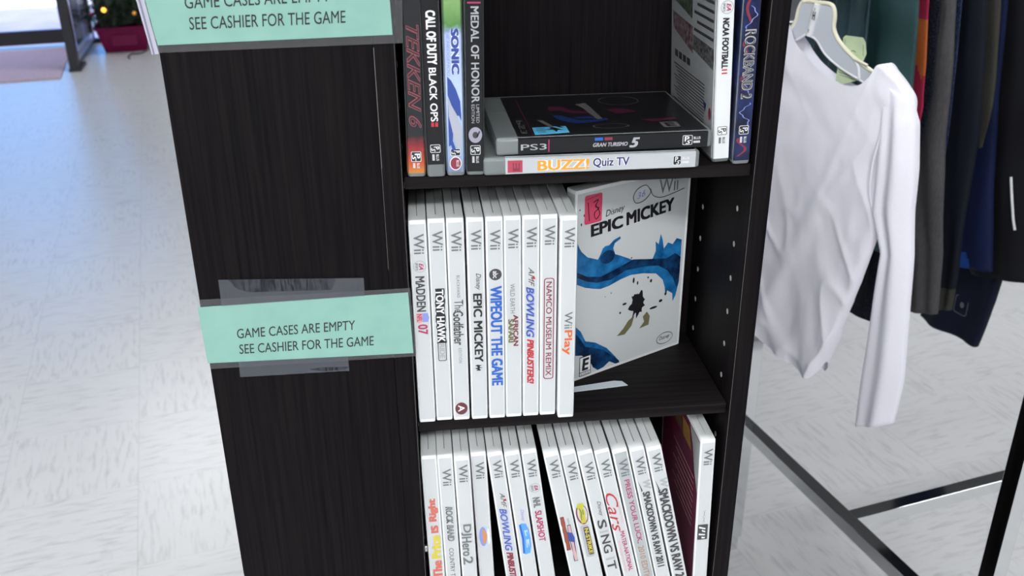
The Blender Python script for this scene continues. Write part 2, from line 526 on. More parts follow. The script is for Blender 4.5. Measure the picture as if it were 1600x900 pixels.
# ================================================================== PAPER SIGNS
paper_m = noise_col(mat('mint_green_card', rough=0.75, spec=0.2), (40, 40, 40), (0.245, 0.455, 0.39), (0.27, 0.49, 0.42))
def film_mat(name, dif, fac, gl, patchy=False):
    m = bpy.data.materials.new(name); m.use_nodes = True
    n = m.node_tree; n.nodes.clear()
    o = n.nodes.new('ShaderNodeOutputMaterial'); tr = n.nodes.new('ShaderNodeBsdfTransparent')
    df = n.nodes.new('ShaderNodeBsdfDiffuse'); df.inputs[0].default_value = (*dif, 1)
    gs = n.nodes.new('ShaderNodeBsdfGlossy'); gs.inputs['Roughness'].default_value = 0.25
    m1 = n.nodes.new('ShaderNodeMixShader'); m1.inputs[0].default_value = fac
    m2 = n.nodes.new('ShaderNodeMixShader'); m2.inputs[0].default_value = gl
    n.links.new(tr.outputs[0], m1.inputs[1]); n.links.new(df.outputs[0], m1.inputs[2])
    n.links.new(m1.outputs[0], m2.inputs[1]); n.links.new(gs.outputs[0], m2.inputs[2]); n.links.new(m2.outputs[0], o.inputs[0])
    if patchy:
        tcn = n.nodes.new('ShaderNodeTexCoord'); mp = n.nodes.new('ShaderNodeMapping'); mp.inputs['Scale'].default_value = (900, 900, 90)
        nz = n.nodes.new('ShaderNodeTexNoise'); nz.inputs['Scale'].default_value = 1.0
        rm = n.nodes.new('ShaderNodeMapRange'); rm.inputs[1].default_value = 0.45; rm.inputs[2].default_value = 0.75
        rm.inputs[3].default_value = fac * 0.25; rm.inputs[4].default_value = fac * 1.5
        n.links.new(tcn.outputs['Object'], mp.inputs[0]); n.links.new(mp.outputs[0], nz.inputs['Vector'])
        n.links.new(nz.outputs['Fac'], rm.inputs[0]); n.links.new(rm.outputs[0], m1.inputs[0])
    return m
film_m = film_mat('laminating_film', (0.17, 0.17, 0.175), 0.28, 0.006)
tape_m = film_mat('clear_packing_tape', (0.155, 0.165, 0.19), 0.50, 0.006)
tape_p = film_mat('unstuck_tape_patch', (0.018, 0.018, 0.026), 0.62, 0.002, True)

def sheet(name, pts, y, th, m, parent):
    bm = bmesh.new()
    prism(bm, pts, lambda p, q, t_: (p, t_, q), y - th, y)
    return link(name, bm, m, parent)
def strip(name, pts, y, m, parent):
    return flat(name, [(pts, 0)], lambda p, q: (p, y, q), [m], parent)
def quad_fn(bl, br, tl, y):
    bl, br, tl = Vector(bl), Vector(br), Vector(tl)
    def f(r, b):
        p = bl + (br - bl) * r + (tl - bl) * b
        return (p.x, y, p.y)
    return f
def sign(origin_z, label):
    r = empty('paper_sign', (-0.085, 0, SZ + origin_z)); tag(r, label, 'sign')
    return r, (lambda pts: [(x + 0.085, z - origin_z) for x, z in pts])
r, k = sign(0.10, 'mint green sign taped at mid height, left of the middle shelf')
sheet('paper', k([(-0.1702, 0.1252), (-0.0013, 0.1292), (0.0002, 0.0727), (-0.1692, 0.0738)]), -0.0010, 0.0003, paper_m, r)
sheet('laminate_film', k([(-0.1680, 0.1316), (0.0006, 0.1328), (0.0022, 0.0692), (-0.1675, 0.0680)]), -0.0006, 0.00015, film_m, r)
c = lambda x, z: k([(x, z)])[0]
letters('lettering', 'GAME CASES ARE EMPTY', quad_fn(c(-0.1426, 0.0953), c(-0.0466, 0.0977), c(-0.1420, 0.1041), -0.00145), INK, r, bold=0.004)
letters('lettering', 'SEE CASHIER FOR THE GAME', quad_fn(c(-0.1424, 0.0809), c(-0.0324, 0.0822), c(-0.1418, 0.0898), -0.00145), INK, r, bold=0.004)
tp = strip('tape_strip', k([(-0.1506, 0.1487), (-0.0362, 0.1442), (-0.0365, 0.1282), (-0.1510, 0.1255)]), -0.0016, tape_m, r)
strip('unstuck_patch', k([(-0.143, 0.1484), (-0.058, 0.1449), (-0.063, 0.1352), (-0.128, 0.1365), (-0.137, 0.140)]), -0.00175, tape_p, tp)
tp = strip('tape_strip', k([(-0.1444, 0.0738), (-0.0544, 0.0733), (-0.0544, 0.0593), (-0.1446, 0.0591)]), -0.0016, tape_m, r)
strip('unstuck_patch', k([(-0.088, 0.0628), (-0.075, 0.0642), (-0.0548, 0.0632), (-0.058, 0.0604), (-0.075, 0.0602)]), -0.00175, tape_p, tp)
r, k = sign(0.37, 'mint green sign at the top of the dark panel, cut off by the picture edge')
sheet('paper', k([(-0.1768, 0.41), (-0.0030, 0.41), (-0.0014, 0.3360), (-0.1680, 0.3328)]), -0.0010, 0.0003, paper_m, r)
pouch = mat('white_pouch_edge', (0.46, 0.46, 0.56), 0.3)
sheet('laminate_film', k([(-0.1772, 0.4155), (0.0090, 0.4155), (0.0058, 0.3298), (-0.1680, 0.3274)]), -0.0006, 0.00015, film_m, r)
sheet('pouch_edge', k([(-0.1838, 0.4150), (-0.1774, 0.4150), (-0.1682, 0.3268), (-0.1732, 0.3264)]), -0.0007, 0.0004, pouch, r)
sheet('pouch_edge', k([(-0.1815, 0.4150), (-0.1802, 0.4150), (-0.1710, 0.3266), (-0.1722, 0.3266)]), -0.0011, 0.0003, mat('clear_pouch_rim', (0.22, 0.22, 0.30), 0.25), r)
c = lambda x, z: k([(x, z)])[0]
letters('lettering', 'GAME CASES ARE EMPTY', quad_fn(c(-0.1453, 0.3575), c(-0.0440, 0.3604), c(-0.1447, 0.3663), -0.00145), INK, r, bold=0.004)
letters('lettering', 'SEE CASHIER FOR THE GAME', quad_fn(c(-0.1442, 0.3430), c(-0.0345, 0.3452), c(-0.1436, 0.3518), -0.00145), INK, r, bold=0.004)

# ================================================================== GAME CASES
def case_outline(t, d, ins, rad, slit):
    """plan of a closed case: rounded at the spine, slit between the halves at the back"""
    x0, x1, y0, y1 = ins, t - ins, ins, d - ins
    rr = max(rad - ins, 0.0003)
    p = []
    for cx, cy, a in ((x0 + rr, y0 + rr, 180), (x1 - rr, y0 + rr, 270)):
        for kk in range(5):
            th = R(a + 90 * kk / 4)
            p.append((cx + rr * math.cos(th), cy + rr * math.sin(th)))
    s = 0.00025
    p += [(x1, y1), (t / 2 + s, y1), (t / 2 + s, slit), (t / 2 - s, slit), (t / 2 - s, y1), (x0, y1)]
    return p

def shell_mesh(t, d, h, rad, edge, slit):
    bm = bmesh.new()
    lev = [(0.0, edge), (edge * 0.3, edge * 0.3), (edge, 0.0), (h - edge, 0.0), (h - edge * 0.3, edge * 0.3), (h, edge)]
    rings = []
    for z, ins in lev:
        rings.append([bm.verts.new((x, y, z)) for x, y in case_outline(t, d, ins, rad, slit)])
    n = len(rings[0])
    for a, b in zip(rings, rings[1:]):
        for i in range(n):
            bm.faces.new((a[i], a[(i + 1) % n], b[(i + 1) % n], b[i]))
    bm.faces.new(rings[0][::-1]); bm.faces.new(rings[-1])
    me = bpy.data.meshes.new('case_shell')
    bmesh.ops.recalc_face_normals(bm, faces=bm.faces)
    bm.to_mesh(me); bm.free()
    return me
WT, WD, WH = 0.0141, 0.135, 0.190
PT, PD, PH = 0.0143, 0.135, 0.172
SHELL = {'w': shell_mesh(WT, WD, WH, 0.0016, 0.0011, 0.010), 'p': shell_mesh(PT, PD, PH, 0.0030, 0.0022, 0.012)}
for kk, m in (('w', white_pl), ('p', clear_pl)):
    SHELL[kk].materials.append(m)
    for p in SHELL[kk].polygons: p.use_smooth = True
    SHELL[kk].set_sharp_from_angle(angle=R(40))

def game_case(kind, label, group, loc, rot, spine=None, front=None, back=None, zr=None):
    t, d, h = (WT, WD, WH) if kind == 'w' else (PT, PD, PH)
    r = empty('game_case', loc, rot)
    tag(r, label, 'game case', group)
    o = bpy.data.objects.new('case_shell', SHELL[kind]); COL.objects.link(o); o.parent = r
    z0, z1 = zr if zr else ((0.0035, h - 0.0035) if kind == 'w' else (0.0035, h - 0.017))
    ex = 0.0004 if kind == 'w' else 0.0014
    bm = bmesh.new()
    e = 0.0002
    def q(pts, m):
        f = bm.faces.new([bm.verts.new(p) for p in pts]); f.material_index = m
    xa, xb = (0.0016, t - 0.0016) if kind == 'w' else (0.0012, t - 0.0012)
    q(((xa, -e, z0), (xb, -e, z0), (xb, -e, z1), (xa, -e, z1)), 0)
    for sx_, x_in, x_out, m in ((-1, xa, -e, 2), (1, xb, t + e, 1)):
        yb = 0.0018 if kind == 'w' else 0.0032
        q(((x_in, -e, z0), (x_out, yb, z0), (x_out, yb, z1), (x_in, -e, z1)), 0)
        q(((x_out, yb, z0), (x_out, d - 0.003, z0), (x_out, d - 0.003, z1), (x_out, yb, z1)), m)
    sl = link('printed_sleeve', bm, [spine or white_sl, front or white_sl, back or white_sl], r)
    sl['t'], sl['h'] = t, h
    return r, sl

def spf(sl, e):                                # spine plane: (a mm from the top, x mm) -> local 3-D
    h = sl['h']
    return lambda a, x: (x / 1000, -e, h - a / 1000)
def sp_text(sl, s, a0, a1, xc, hh, m, name='title_lettering', shear=0.0, bold=0.0, space=1.0, e=0.0005, up=False):
    h = sl['h']
    if up:
        fn = lambda r_, b: ((xc + hh * (0.5 - b)) / 1000, -e, h - (a1 + (a0 - a1) * r_) / 1000)
    else:
        fn = lambda r_, b: ((xc + hh * (b - 0.5)) / 1000, -e, h - (a0 + (a1 - a0) * r_) / 1000)
    return letters(name, s, fn, m, sl, shear, bold, space)
def sp_flat(sl, polys, mats, name='spine_print', e=0.0004):
    return flat(name, polys, spf(sl, e), mats, sl)
def wii(sl, a0=10.6, a1=27.9, xc=7.4, hh=8.4, m=None):
    return sp_text(sl, 'Wii', a0, a1, xc, hh, m or WII, 'console_lettering', bold=0.012)
def ea_badge(sl, a, xc, r=5.2):
    o = sp_flat(sl, ring_polys(ellipse(a, xc, r, r), ellipse(a, xc, r * 0.9, r * 0.9), 0), [LTG], 'round_badge')
    sp_text(sl, 'EA', a - r * 0.55, a + r * 0.55, xc + 1.3, r * 0.7, MAG, 'badge_lettering', shear=0.3, bold=0.03)
    sp_text(sl, 'SPORTS', a - r * 0.62, a + r * 0.62, xc - 2.4, r * 0.38, DKINK, 'badge_lettering', bold=0.01)
    return o
def ps_badge(sl, a0, a1, b0, b1, xc=7.15, m=None, bgm=None, txt=True):
    w = 3.9
    sp_flat(sl, [(rrect(a0, xc - w, a1, xc + w, 1.0, 3), 0)], [bgm or INK], 'maker_badge')
    sp_flat(sl, ring_polys(rrect(a0, xc - w, a1, xc + w, 1.0, 3), rrect(a0 + .4, xc - w + .4, a1 - .4, xc + w - .4, 0.8, 3), 0), [m or WHT], 'maker_badge_rim', 0.0005)
    sp_text(sl, 'P', a0 + 1.6, a1 - 2.6, xc + 1.0, 4.2, m or WHT, 'badge_lettering', bold=0.02, e=0.0006)
    sp_text(sl, 'S', a0 + 2.6, a1 - 0.9, xc - 1.6, 3.2, m or WHT, 'badge_lettering', bold=0.02, shear=0.4, e=0.0006)
    sp_text(sl, 'BLUS', b0, b1, xc + 1.5, 2.1, m or WHT, 'code_lettering', bold=0.01)
    sp_flat(sl, [([(b0 + q_ * (b1 - b0) / 5, xc - 2.6), (b0 + (q_ + .7) * (b1 - b0) / 5, xc - 2.6), (b0 + (q_ + .7) * (b1 - b0) / 5, xc - 0.8), (b0 + q_ * (b1 - b0) / 5, xc - 0.8)], 0) for q_ in range(5)], [m or WHT], 'code_print')

cover = lambda n, c: mat('cover_' + n, c, 0.25)
# ---- middle shelf: nine white cases side by side
GM = 'white game cases standing in a row on the middle shelf'
mid = [
 (0.0019, 0.0036, 'white game case with round badge and maroon digits, leftmost on the middle shelf', cover('dark', (0.02, 0.015, 0.02)), white_sl),
 (0.0170, 0.0050, 'white game case with white letters on black, second on the middle shelf', cover('plum', (0.10, 0.02, 0.08)), None),
 (0.0321, 0.0040, 'white game case with a round red brown seal near its foot', cover('wine', (0.06, 0.015, 0.045)), None),
 (0.0481, 0.0037, 'white game case with bold black title and small paint mark below, fourth on middle shelf', cover('teal', (0.02, 0.05, 0.10)), None),
 (0.0636, 0.0034, 'white game case with black round badge above large blue capitals', cover('navy', (0.02, 0.03, 0.10)), None),
 (0.0784, 0.0037, 'white game case with a small two line dark red and olive title', cover('moss', (0.03, 0.05, 0.03)), None),
 (0.0935, 0.0036, 'white game case with slanted blue and red words on the middle shelf', cover('ink', (0.02, 0.02, 0.05)), None),
 (0.1084, 0.0036, 'white game case with a maroon boxed title on its spine', cover('collage', (0.25, 0.10, 0.10)), None),
 (0.1238, -0.0025, 'white game case with short grey and orange title, pulled slightly forward on the middle shelf', None, None),
]
M = []
for x, y, lb, fr, bk in mid:
    M.append(game_case('w', lb, GM, (x, y, SZ + 0.0001), (0, 0, 0), None, fr, bk)[1])
for i, sl in enumerate(M):
    wii(sl, [11.8, 10.4, 11.0, 10.4, 11.0, 11.0, 10.2, 9.5, 9.6][i], [29.3, 27.7, 28.3, 27.7, 28.3, 28.0, 27.7, 26.4, 26.9][i], 7.6)
ea_badge(M[0], 40.4, 7.3)
sp_text(M[0], 'MADDEN', 49, 81.2, 7.0, 7.6, DKINK, bold=0.03)
sp_flat(M[0], [([(82.8, 2.4), (91, 2.4), (92.2, 4.6), (91, 6.8), (91, 7.4), (82.8, 7.4)], 0), ([(82.8, 7.4), (91, 7.4), (91, 12), (87, 13), (82.8, 12)], 1)], [PINK, PERI], 'shield_badge')
sp_text(M[0], 'NFL', 83.4, 90.4, 5.0, 4.0, MAG, 'badge_lettering', bold=0.02)
sp_text(M[0], '07', 93.1, 102.6, 7.3, 8.2, MAG, bold=0.03)
# second: outlined letters on an uneven black ground
def jag(a0, a1, x0, x1, step=3.0, j=0.5, seed=1):
    rr = random.Random(seed); top = []; bot = []
    n = max(2, int((a1 - a0) / step))
    for i in range(n + 1):
        a = a0 + (a1 - a0) * i / n
        top.append((a, x1 + rr.uniform(-j, j))); bot.append((a, x0 + rr.uniform(-j, j)))
    return top + bot[::-1]
sp_flat(M[1], [(jag(61.5, 112.5, 3.6, 11.4, 2.5, 0.55, 5), 0)], [INK], 'title_ground')
sp_text(M[1], 'TONY HAWK', 62.5, 111.5, 7.4, 6.6, WHT, bold=0.03)
sp_flat(M[1], ring_polys(rrect(110.5, 4.0, 129.8, 11.2, 1.4), rrect(111.2, 4.6, 129.2, 10.6, 1.1), 0), [INK], 'title_box')
sp_text(M[1], 'RIDE', 113.0, 127.4, 7.6, 4.4, LTG, bold=0.05)
sp_text(M[2], 'BLACKHAND', 50, 70.2, 8.0, 2.6, WII, 'subtitle_lettering', space=1.3)
sp_text(M[2], 'The', 72.3, 84.0, 7.8, 7.4, DKINK, bold=0.0)
sp_text(M[2], 'Godfather', 82.5, 114.8, 7.0, 8.6, DKINK, bold=0.02)
sp_text(M[2], 'EDITION', 117.9, 132.3, 7.6, 2.6, WII, 'subtitle_lettering', space=1.3)
sp_flat(M[2], [(ellipse(178, 7.0, 6.2, 5.4), 0)], [mat('red_brown_seal', (0.13, 0.03, 0.04), 0.4)], 'round_seal')
sp_text(M[2], 'A', 174.5, 181, 7.0, 5.6, WHT, 'seal_lettering', bold=0.02)
sp_text(M[3], 'Disney', 48.9, 64, 8.2, 5.4, INK, 'maker_lettering', shear=0.35)
sp_text(M[3], 'EPIC MICKEY', 67.2, 132.2, 7.6, 7.4, INK, bold=0.035)
sp_flat(M[3], [([(134.7, 6.4), (135.6, 4.0), (136.6, 6.0), (137.6, 6.2), (138.4, 3.6), (139.2, 6.2), (140.4, 5.0), (140.8, 8.2), (139.8, 9.4), (139.4, 8.0), (138.2, 8.0), (138.0, 10.8), (137.2, 8.0), (136.2, 8.2), (135.6, 10.4), (135.2, 8.0)], 0)], [INK], 'paint_mark')
sp_flat(M[4], [(ellipse(50.6, 7.4, 5.2, 5.2), 0)], [DKINK], 'round_badge')
sp_text(M[4], 'abc', 47.4, 53.8, 7.4, 4.2, WHT, 'badge_lettering', bold=0.01)
sp_text(M[4], 'WIPEOUT THE GAME', 61.0, 156.3, 7.6, 9.8, BLUE, bold=0.045)
sp_text(M[5], 'WILD EARTH', 59.9, 87.1, 6.6, 3.8, WII, 'subtitle_lettering')
sp_text(M[5], 'AFRICAN', 88.6, 118.4, 9.2, 4.2, mat('dark_red_ink', (0.17, 0.025, 0.03), 0.4), bold=0.04)
sp_text(M[5], 'SAFARI', 92.5, 115, 5.0, 4.4, OLIVEI, bold=0.05)
sp_text(M[6], 'AMF', 45.6, 63.3, 7.4, 4.8, DKINK, 'maker_lettering', shear=0.45)
sp_flat(M[6], [([(53.6, 9.8), (56.4, 10.8), (56.6, 7.6)], 0)], [RED], 'maker_mark', 0.0006)
sp_text(M[6], 'BOWLING', 63.9, 111.4, 6.6, 7.0, PERI, shear=0.3, bold=0.05)
sp_text(M[6], 'BOWLING', 63.3, 110.8, 6.2, 6.6, mat('royal_blue_ink', (0.03, 0.07, 0.32), 0.4), shear=0.3, bold=0.01, e=0.0006)
sp_text(M[6], 'PINBUSTERS!', 112.5, 156.7, 6.6, 6.0, RED, shear=0.3, bold=0.05)
sp_flat(M[7], ring_polys(rrect(56.2, 3.0, 152.9, 11.8, 2.4), rrect(57.0, 3.8, 152.1, 11.0, 1.8), 0), [MAROON], 'title_box')
sp_text(M[7], 'NAMCO MUSEUM REMIX', 59.5, 149.5, 7.4, 4.9, MAROON, bold=0.012)
sp_text(M[8], 'Wii', 85.5, 101.2, 7.8, 6.8, WII, bold=0.01)
sp_text(M[8], 'Play', 102.8, 126.6, 7.0, 8.6, ORANGE, bold=0.02)

# ---- lower shelf
GL = 'white game cases crowded on the lower shelf'
low = [  # x at the foot, y, tilt, label, front cover
 (0.0045, 0.0046, 1.05, 'upside down white game case with red and yellow words, leftmost on the lower shelf', None),
 (0.0199, 0.0042, 1.33, 'white game case with smudged black title, second from left on the lower shelf', None),
 (0.0358, -0.0012, 1.60, 'white game case with grey outlined title and large digit, third on the lower shelf', cover('plum', (0.10, 0.02, 0.08))),
 (0.0527, 0.0045, 2.15, 'white game case with an oval blue and orange emblem on the lower shelf', None),
 (0.0815, 0.0035, 6.3, 'white game case with slanted periwinkle and dark red words on the lower shelf', cover('navy', (0.02, 0.03, 0.10))),
 (0.0982, 0.0030, 6.7, 'white game case with a bright blue rounded emblem on the lower shelf', None),
 (0.1153, 0.0044, 7.17, 'white game case with grey and magenta title, left of the lower shelf gap', None),
 (0.1476, -0.0005, 11.0, 'leaning white game case with a red brown and pink emblem', None),
 (0.1646, 0.0010, 11.45, 'leaning white game case with a yellow emblem in a red ring', cover('moss', (0.03, 0.05, 0.03))),
 (0.1831, 0.0005, 12.36, 'leaning white game case with spaced dark grey capitals', cover('brick', (0.2, 0.06, 0.03))),
 (0.2001, 0.0010, 12.8, 'leaning white game case with a large red script word', None),
 (0.2156, -0.0005, 12.53, 'leaning game case with a pale grey spine and magenta and tan words', cover('fern', (0.05, 0.14, 0.04))),
 (0.2312, 0.0005, 12.43, 'leaning white game case with blocky black capitals, second last of the leaning row', None),
 (0.2479, 0.0000, 12.68, 'leaning white game case with largest black capitals, last of the leaning row', None),
 (0.2626, 0.0010, 1.53, 'upright white game case showing its maroon back cover on the lower shelf', None),
]
zlo = BAYS[2] + 0.0001
Lw = []
back_m = noise_col(mat('maroon_back_cover', rough=0.3), (18, 18, 18), (0.11, 0.006, 0.04), (0.19, 0.02, 0.06))
for i, (x, y, tl, lb, fr) in enumerate(low):
    Lw.append(game_case('w', lb, GL, (x, y, zlo), (0, R(-tl), 0), grey_sl if i == 11 else None, fr, back_m if i == 14 else None)[1])
W3 = {1: (15.1, 33.5), 2: (8.0, 26.9), 3: (10.3, 28.5), 4: (8.7, 27.7), 5: (9.0, 28.1), 6: (10.5, 29.6), 7: (7.8, 27.6), 8: (12.5, 32.4), 9: (13.1, 32.8), 10: (11.3, 31.0), 11: (11.5, 30.5), 12: (10.8, 30.5), 13: (7.5, 28.0), 14: (10.1, 27.9)}
for i, (a, b) in W3.items():
    wii(Lw[i], a, b, 7.6, 8.0)
s = Lw[0]
for wd_, a0, a1, m_ in (('Right', 47.2, 73.4, SALMON), ('IS', 77.9, 86.8, SALMON), ('Price', 89.8, 117.2, YELL), ('The', 119.5, 141.2, SALMON)):
    sp_text(s, wd_, a0, a1, 7.6, 9.0 if wd_ != 'IS' else 7.0, m_, bold=0.06, up=True)
s = Lw[1]
sp_text(s, 'ROCK BAND', 57.3, 97.3, 7.4, 6.4, DKINK, shear=0.2, bold=0.05)
sp_text(s, 'ROCK BAND', 57.9, 96.9, 7.6, 5.2, LTG, shear=0.2, bold=-0.01, e=0.0006)
sp_text(s, 'COUNTRY TRACK PACK', 105.6, 172, 6.8, 4.2, DKINK, 'subtitle_lettering')
s = Lw[2]
sp_text(s, 'DJ', 75.1, 88, 6.8, 9.6, LTG, bold=0.03); sp_text(s, 'Hero', 89.5, 112, 6.6, 9.0, LTG, bold=0.04); sp_text(s, '2', 113, 122, 6.8, 9.2, LTG, bold=0.03)
sp_text(s, 'DJ', 74.7, 87.6, 6.5, 9.4, WII, bold=0.015, e=0.0006); sp_text(s, 'Hero', 89.1, 111.6, 6.3, 8.8, WII, bold=0.02, e=0.0006); sp_text(s, '2', 112.6, 121.6, 6.5, 9.0, WII, bold=0.012, e=0.0006)
s = Lw[3]
sp_flat(s, [(ellipse(95, 7.8, 12.2, 5.0), 0)], [PALEB], 'oval_emblem')
sp_flat(s, [(ellipse(95, 6.2, 11.4, 3.6), 0)], [PERI], 'oval_emblem_band', 0.0005)
sp_flat(s, [([(86, 7.4), (90, 9.4), (95, 10.2), (100, 9.4), (104, 7.4), (104, 5.8), (86, 5.8)], 0)], [mat('sunset_ink', (0.62, 0.28, 0.12), 0.4)], 'oval_emblem_sun', 0.0006)
sp_flat(s, [(ellipse(95, 11.4, 9.6, 1.2), 0)], [WHT], 'oval_emblem_shine', 0.0006)
s = Lw[4]
sp_text(s, 'AMF', 44.9, 62.4, 8.2, 4.6, DKINK, 'maker_lettering', shear=0.45)
sp_flat(s, [([(52, 10.4), (54.8, 11.4), (55, 8.2)], 0)], [RED], 'maker_mark', 0.0006)
sp_text(s, 'BOWLING', 63.1, 114.0, 6.8, 7.0, PERI, shear=0.3, bold=0.05)
sp_text(s, 'BOWLING', 62.7, 113.6, 6.4, 6.4, mat('royal_blue_ink'), shear=0.3, bold=-0.005, e=0.0006)
sp_text(s, 'PINBUSTERS!', 115, 158, 6.8, 6.4, MAROON, shear=0.3, bold=0.06)
s = Lw[5]
sp_text(s, 'Disney', 65.5, 79.3, 8.0, 4.2, PERI, 'maker_lettering', shear=0.35)
sp_flat(s, [([(81.5, 6.0), (82.5, 10.2), (90, 12.0), (100, 12.6), (110, 12.0), (117.8, 10.2), (118.9, 6.0), (117, 3.2), (100, 4.2), (83, 3.2)], 0)], [SKYB], 'blue_emblem')
sp_flat(s, [([(83, 3.6), (100, 4.6), (117, 3.6), (117.4, 5.2), (100, 6.4), (82.6, 5.2)], 0)], [BLUE], 'blue_emblem_rim', 0.0005)
sp_flat(s, [([(90, 7.6), (97, 8.2), (97, 9.4), (92, 9.0), (92, 10.4), (97, 11.0), (90, 10.8)], 0)], [PALEB], 'emblem_mark', 0.0006)
sp_flat(s, [([(101, 8.0), (111, 7.6), (111, 8.6), (104, 9.2), (111, 10.2), (101, 11.2)], 0)], [PALEB], 'emblem_mark', 0.0006)
s = Lw[6]
ea_badge(s, 42.6, 7.4, 5.2)
sp_text(s, 'NHL', 53.5, 65.2, 7.2, 6.8, WII, bold=0.05); sp_text(s, 'SLAPSHOT', 69.0, 105.6, 7.2, 6.4, MAG, bold=0.03)
s = Lw[7]
sp_flat(s, [(jag(73.3, 114, 2.0, 5.8, 4, 0.35, 3), 0)], [BROWN], 'title_ground'); sp_flat(s, [(jag(74.5, 113, 2.6, 5.2, 4, 0.3, 3), 0)], [mat('rust_ink', (0.30, 0.07, 0.035), 0.4)], 'title_ground', 0.0005)
sp_flat(s, [(jag(76, 84, 8.4, 10.2, 3, 0.3, 4), 0)], [LTG], 'emblem_stem')
sp_flat(s, [(jag(84, 128.6, 6.6, 10.6, 5, 0.45, 8), 0)], [NAVY], 'emblem_outline', 0.0005)
sp_flat(s, [(jag(84.8, 94, 7.2, 10.0, 4, 0.2, 8), 0), (jag(103, 127.8, 7.2, 10.0, 5, 0.3, 9), 0)], [mat('flesh_pink_ink', (0.62, 0.40, 0.38), 0.4)], 'emblem_panel', 0.0006)
sp_flat(s, [([(92, 5.8), (103, 5.6), (106, 10.9), (100, 11.6), (94, 10.4)], 0)], [mat('royal_blue_ink')], 'emblem_band', 0.0007)
s = Lw[8]
sp_flat(s, ring_polys(ellipse(73.5, 7.4, 12.0, 5.6, 32, 0.1), ellipse(73.2, 7.7, 10.4, 4.6, 32, 0.1), 0), [MAROON], 'red_ring')
sp_flat(s, [(jag(60.6, 84, 4.6, 10.4, 2.4, 0.9, 12), 0)], [mat('acid_yellow_ink', (0.52, 0.50, 0.04), 0.4)], 'yellow_emblem', 0.0005)
sp_flat(s, [([(66, 5.6), (71, 6.4), (80, 5.4), (80, 6.2), (71, 7.4), (66, 6.4)], 0), ([(68, 8.4), (74, 8.0), (74, 9.0), (68, 9.2)], 0)], [OLIVEI], 'emblem_lines', 0.0006)
sp_flat(s, [(rrect(86.4, 3.0, 125.6, 10.6, 2.0), 0)], [SILV], 'title_ground')
sp_flat(s, [(rrect(89, 5.6, 123, 10.8, 1.2), 0)], [DKINK], 'title_ground', 0.0005)
sp_text(s, 'N-STRIKE', 90.5, 121.5, 8.2, 3.8, YELL, bold=0.03, e=0.0006)
s = Lw[9]
sp_text(s, 'Disney', 58.8, 76.7, 8.4, 4.6, DKINK, 'maker_lettering', shear=0.35)
for wd_, a0, a1, m_ in (('S', 81, 91.5, DKINK), ('I', 94.5, 96.6, LTG), ('NG', 99.5, 122, DKINK), ('I', 128.5, 130.6, LTG), ('T', 132.5, 143.5, DKINK)):
    sp_text(s, wd_, a0, a1, 7.4, 8.4, m_, bold=0.02)
s = Lw[10]
sp_text(s, 'Cars', 49.6, 96.4, 5.6, 10.6, RED, shear=0.35, bold=0.0)
sp_text(s, 'MATER-NATIONAL', 97.1, 147.6, 8.4, 4.4, MAG, 'subtitle_lettering', bold=0.02)
sp_text(s, 'Championship', 108, 148, 3.6, 2.6, PINK, 'subtitle_lettering', shear=0.3)
sp_text(s, 'Disney Pixar', 67, 88, 10.6, 1.8, PINK, 'maker_lettering')
s = Lw[11]
sp_text(s, 'PRESS YOUR LUCK,', 34.9, 111.7, 7.2, 5.6, MAG, bold=0.015); sp_text(s, '2010 EDITION', 115.6, 166, 7.2, 5.6, mat('tan_ink', (0.42, 0.20, 0.10), 0.4), 'subtitle_lettering')
for s, a0, a1, big in ((Lw[12], 51.3, 144.4, 7.0), (Lw[13], 48.8, 172, 9.0)):
    d_ = a0 - 51.3
    sp_flat(s, [([(37.5 + d_ / 2, 2.2), (49.0 + d_ / 2, 4.6), (50.0 + d_ / 2, 4.2), (50.4 + d_ / 2, 3.2), (48.5 + d_ / 2, 3.4)], 0)], [INK], 'emblem_stroke')
    sp_text(s, 'W', 38 + d_ / 2, 49 + d_ / 2, 9.6, 7.0, LTG, 'emblem_lettering', bold=0.05, shear=0.2)
    sp_text(s, 'SMACKDOWN VS RAW 2011', a0, a1, 7.4, big, DKINK, bold=0.05)
s = Lw[14]
scr = [(80.2 + k_ * 15.2 / 40, 6.8 + 1.5 * math.sin(k_ * 1.25) * (0.5 + 0.5 * math.cos(k_ * 0.31)) + 0.4) for k_ in range(41)]
sp_flat(s, [([scr[k_], scr[k_ + 1], (scr[k_ + 1][0], scr[k_ + 1][1] + 0.35), (scr[k_][0], scr[k_][1] + 0.35)], 0) for k_ in range(40)], [DKINK], 'script_line')
sp_flat(s, [(rrect(96.9, 1.8, 115.1, 11.6, 0.8), 0)], [DKINK], 'title_ground')
for q_ in range(4):
    sp_flat(s, [([(99 + 4.2 * q_, 3 + (q_ % 2) * 3), (101 + 4.2 * q_, 3 + (q_ % 2) * 3), (103 + 3.6 * q_, 9), (101.6 + 3.6 * q_, 9.6)], 0)], [WHT], 'title_mark', 0.0005)
# back cover of the last case: pale corner, amber pictures, fine print
bk = lambda e: (lambda y, z: (-e, y / 1000, z / 1000))
flat('back_cover_print', [([(1.8, 186), (34, 186), (22, 168), (14, 146), (1.8, 128)], 0)], bk(0.0004), [LTG], s)
flat('back_cover_pictures', [([(36, 180), (60, 180), (56, 160), (26, 160)], 0), ([(64, 180), (90, 180), (86, 160), (60, 160)], 1)], bk(0.0004), [mat('amber_picture', (0.36, 0.19, 0.04), 0.4), mat('dim_picture', (0.16, 0.08, 0.05), 0.4)], s)
flat('back_cover_fine_print', [([(14, 138 - 7 * q_), (88 - (q_ % 3) * 9, 138 - 7 * q_), (88 - (q_ % 3) * 9, 136.6 - 7 * q_), (14, 136.6 - 7 * q_)], 0) for q_ in range(9)], bk(0.0004), [PINK], s)

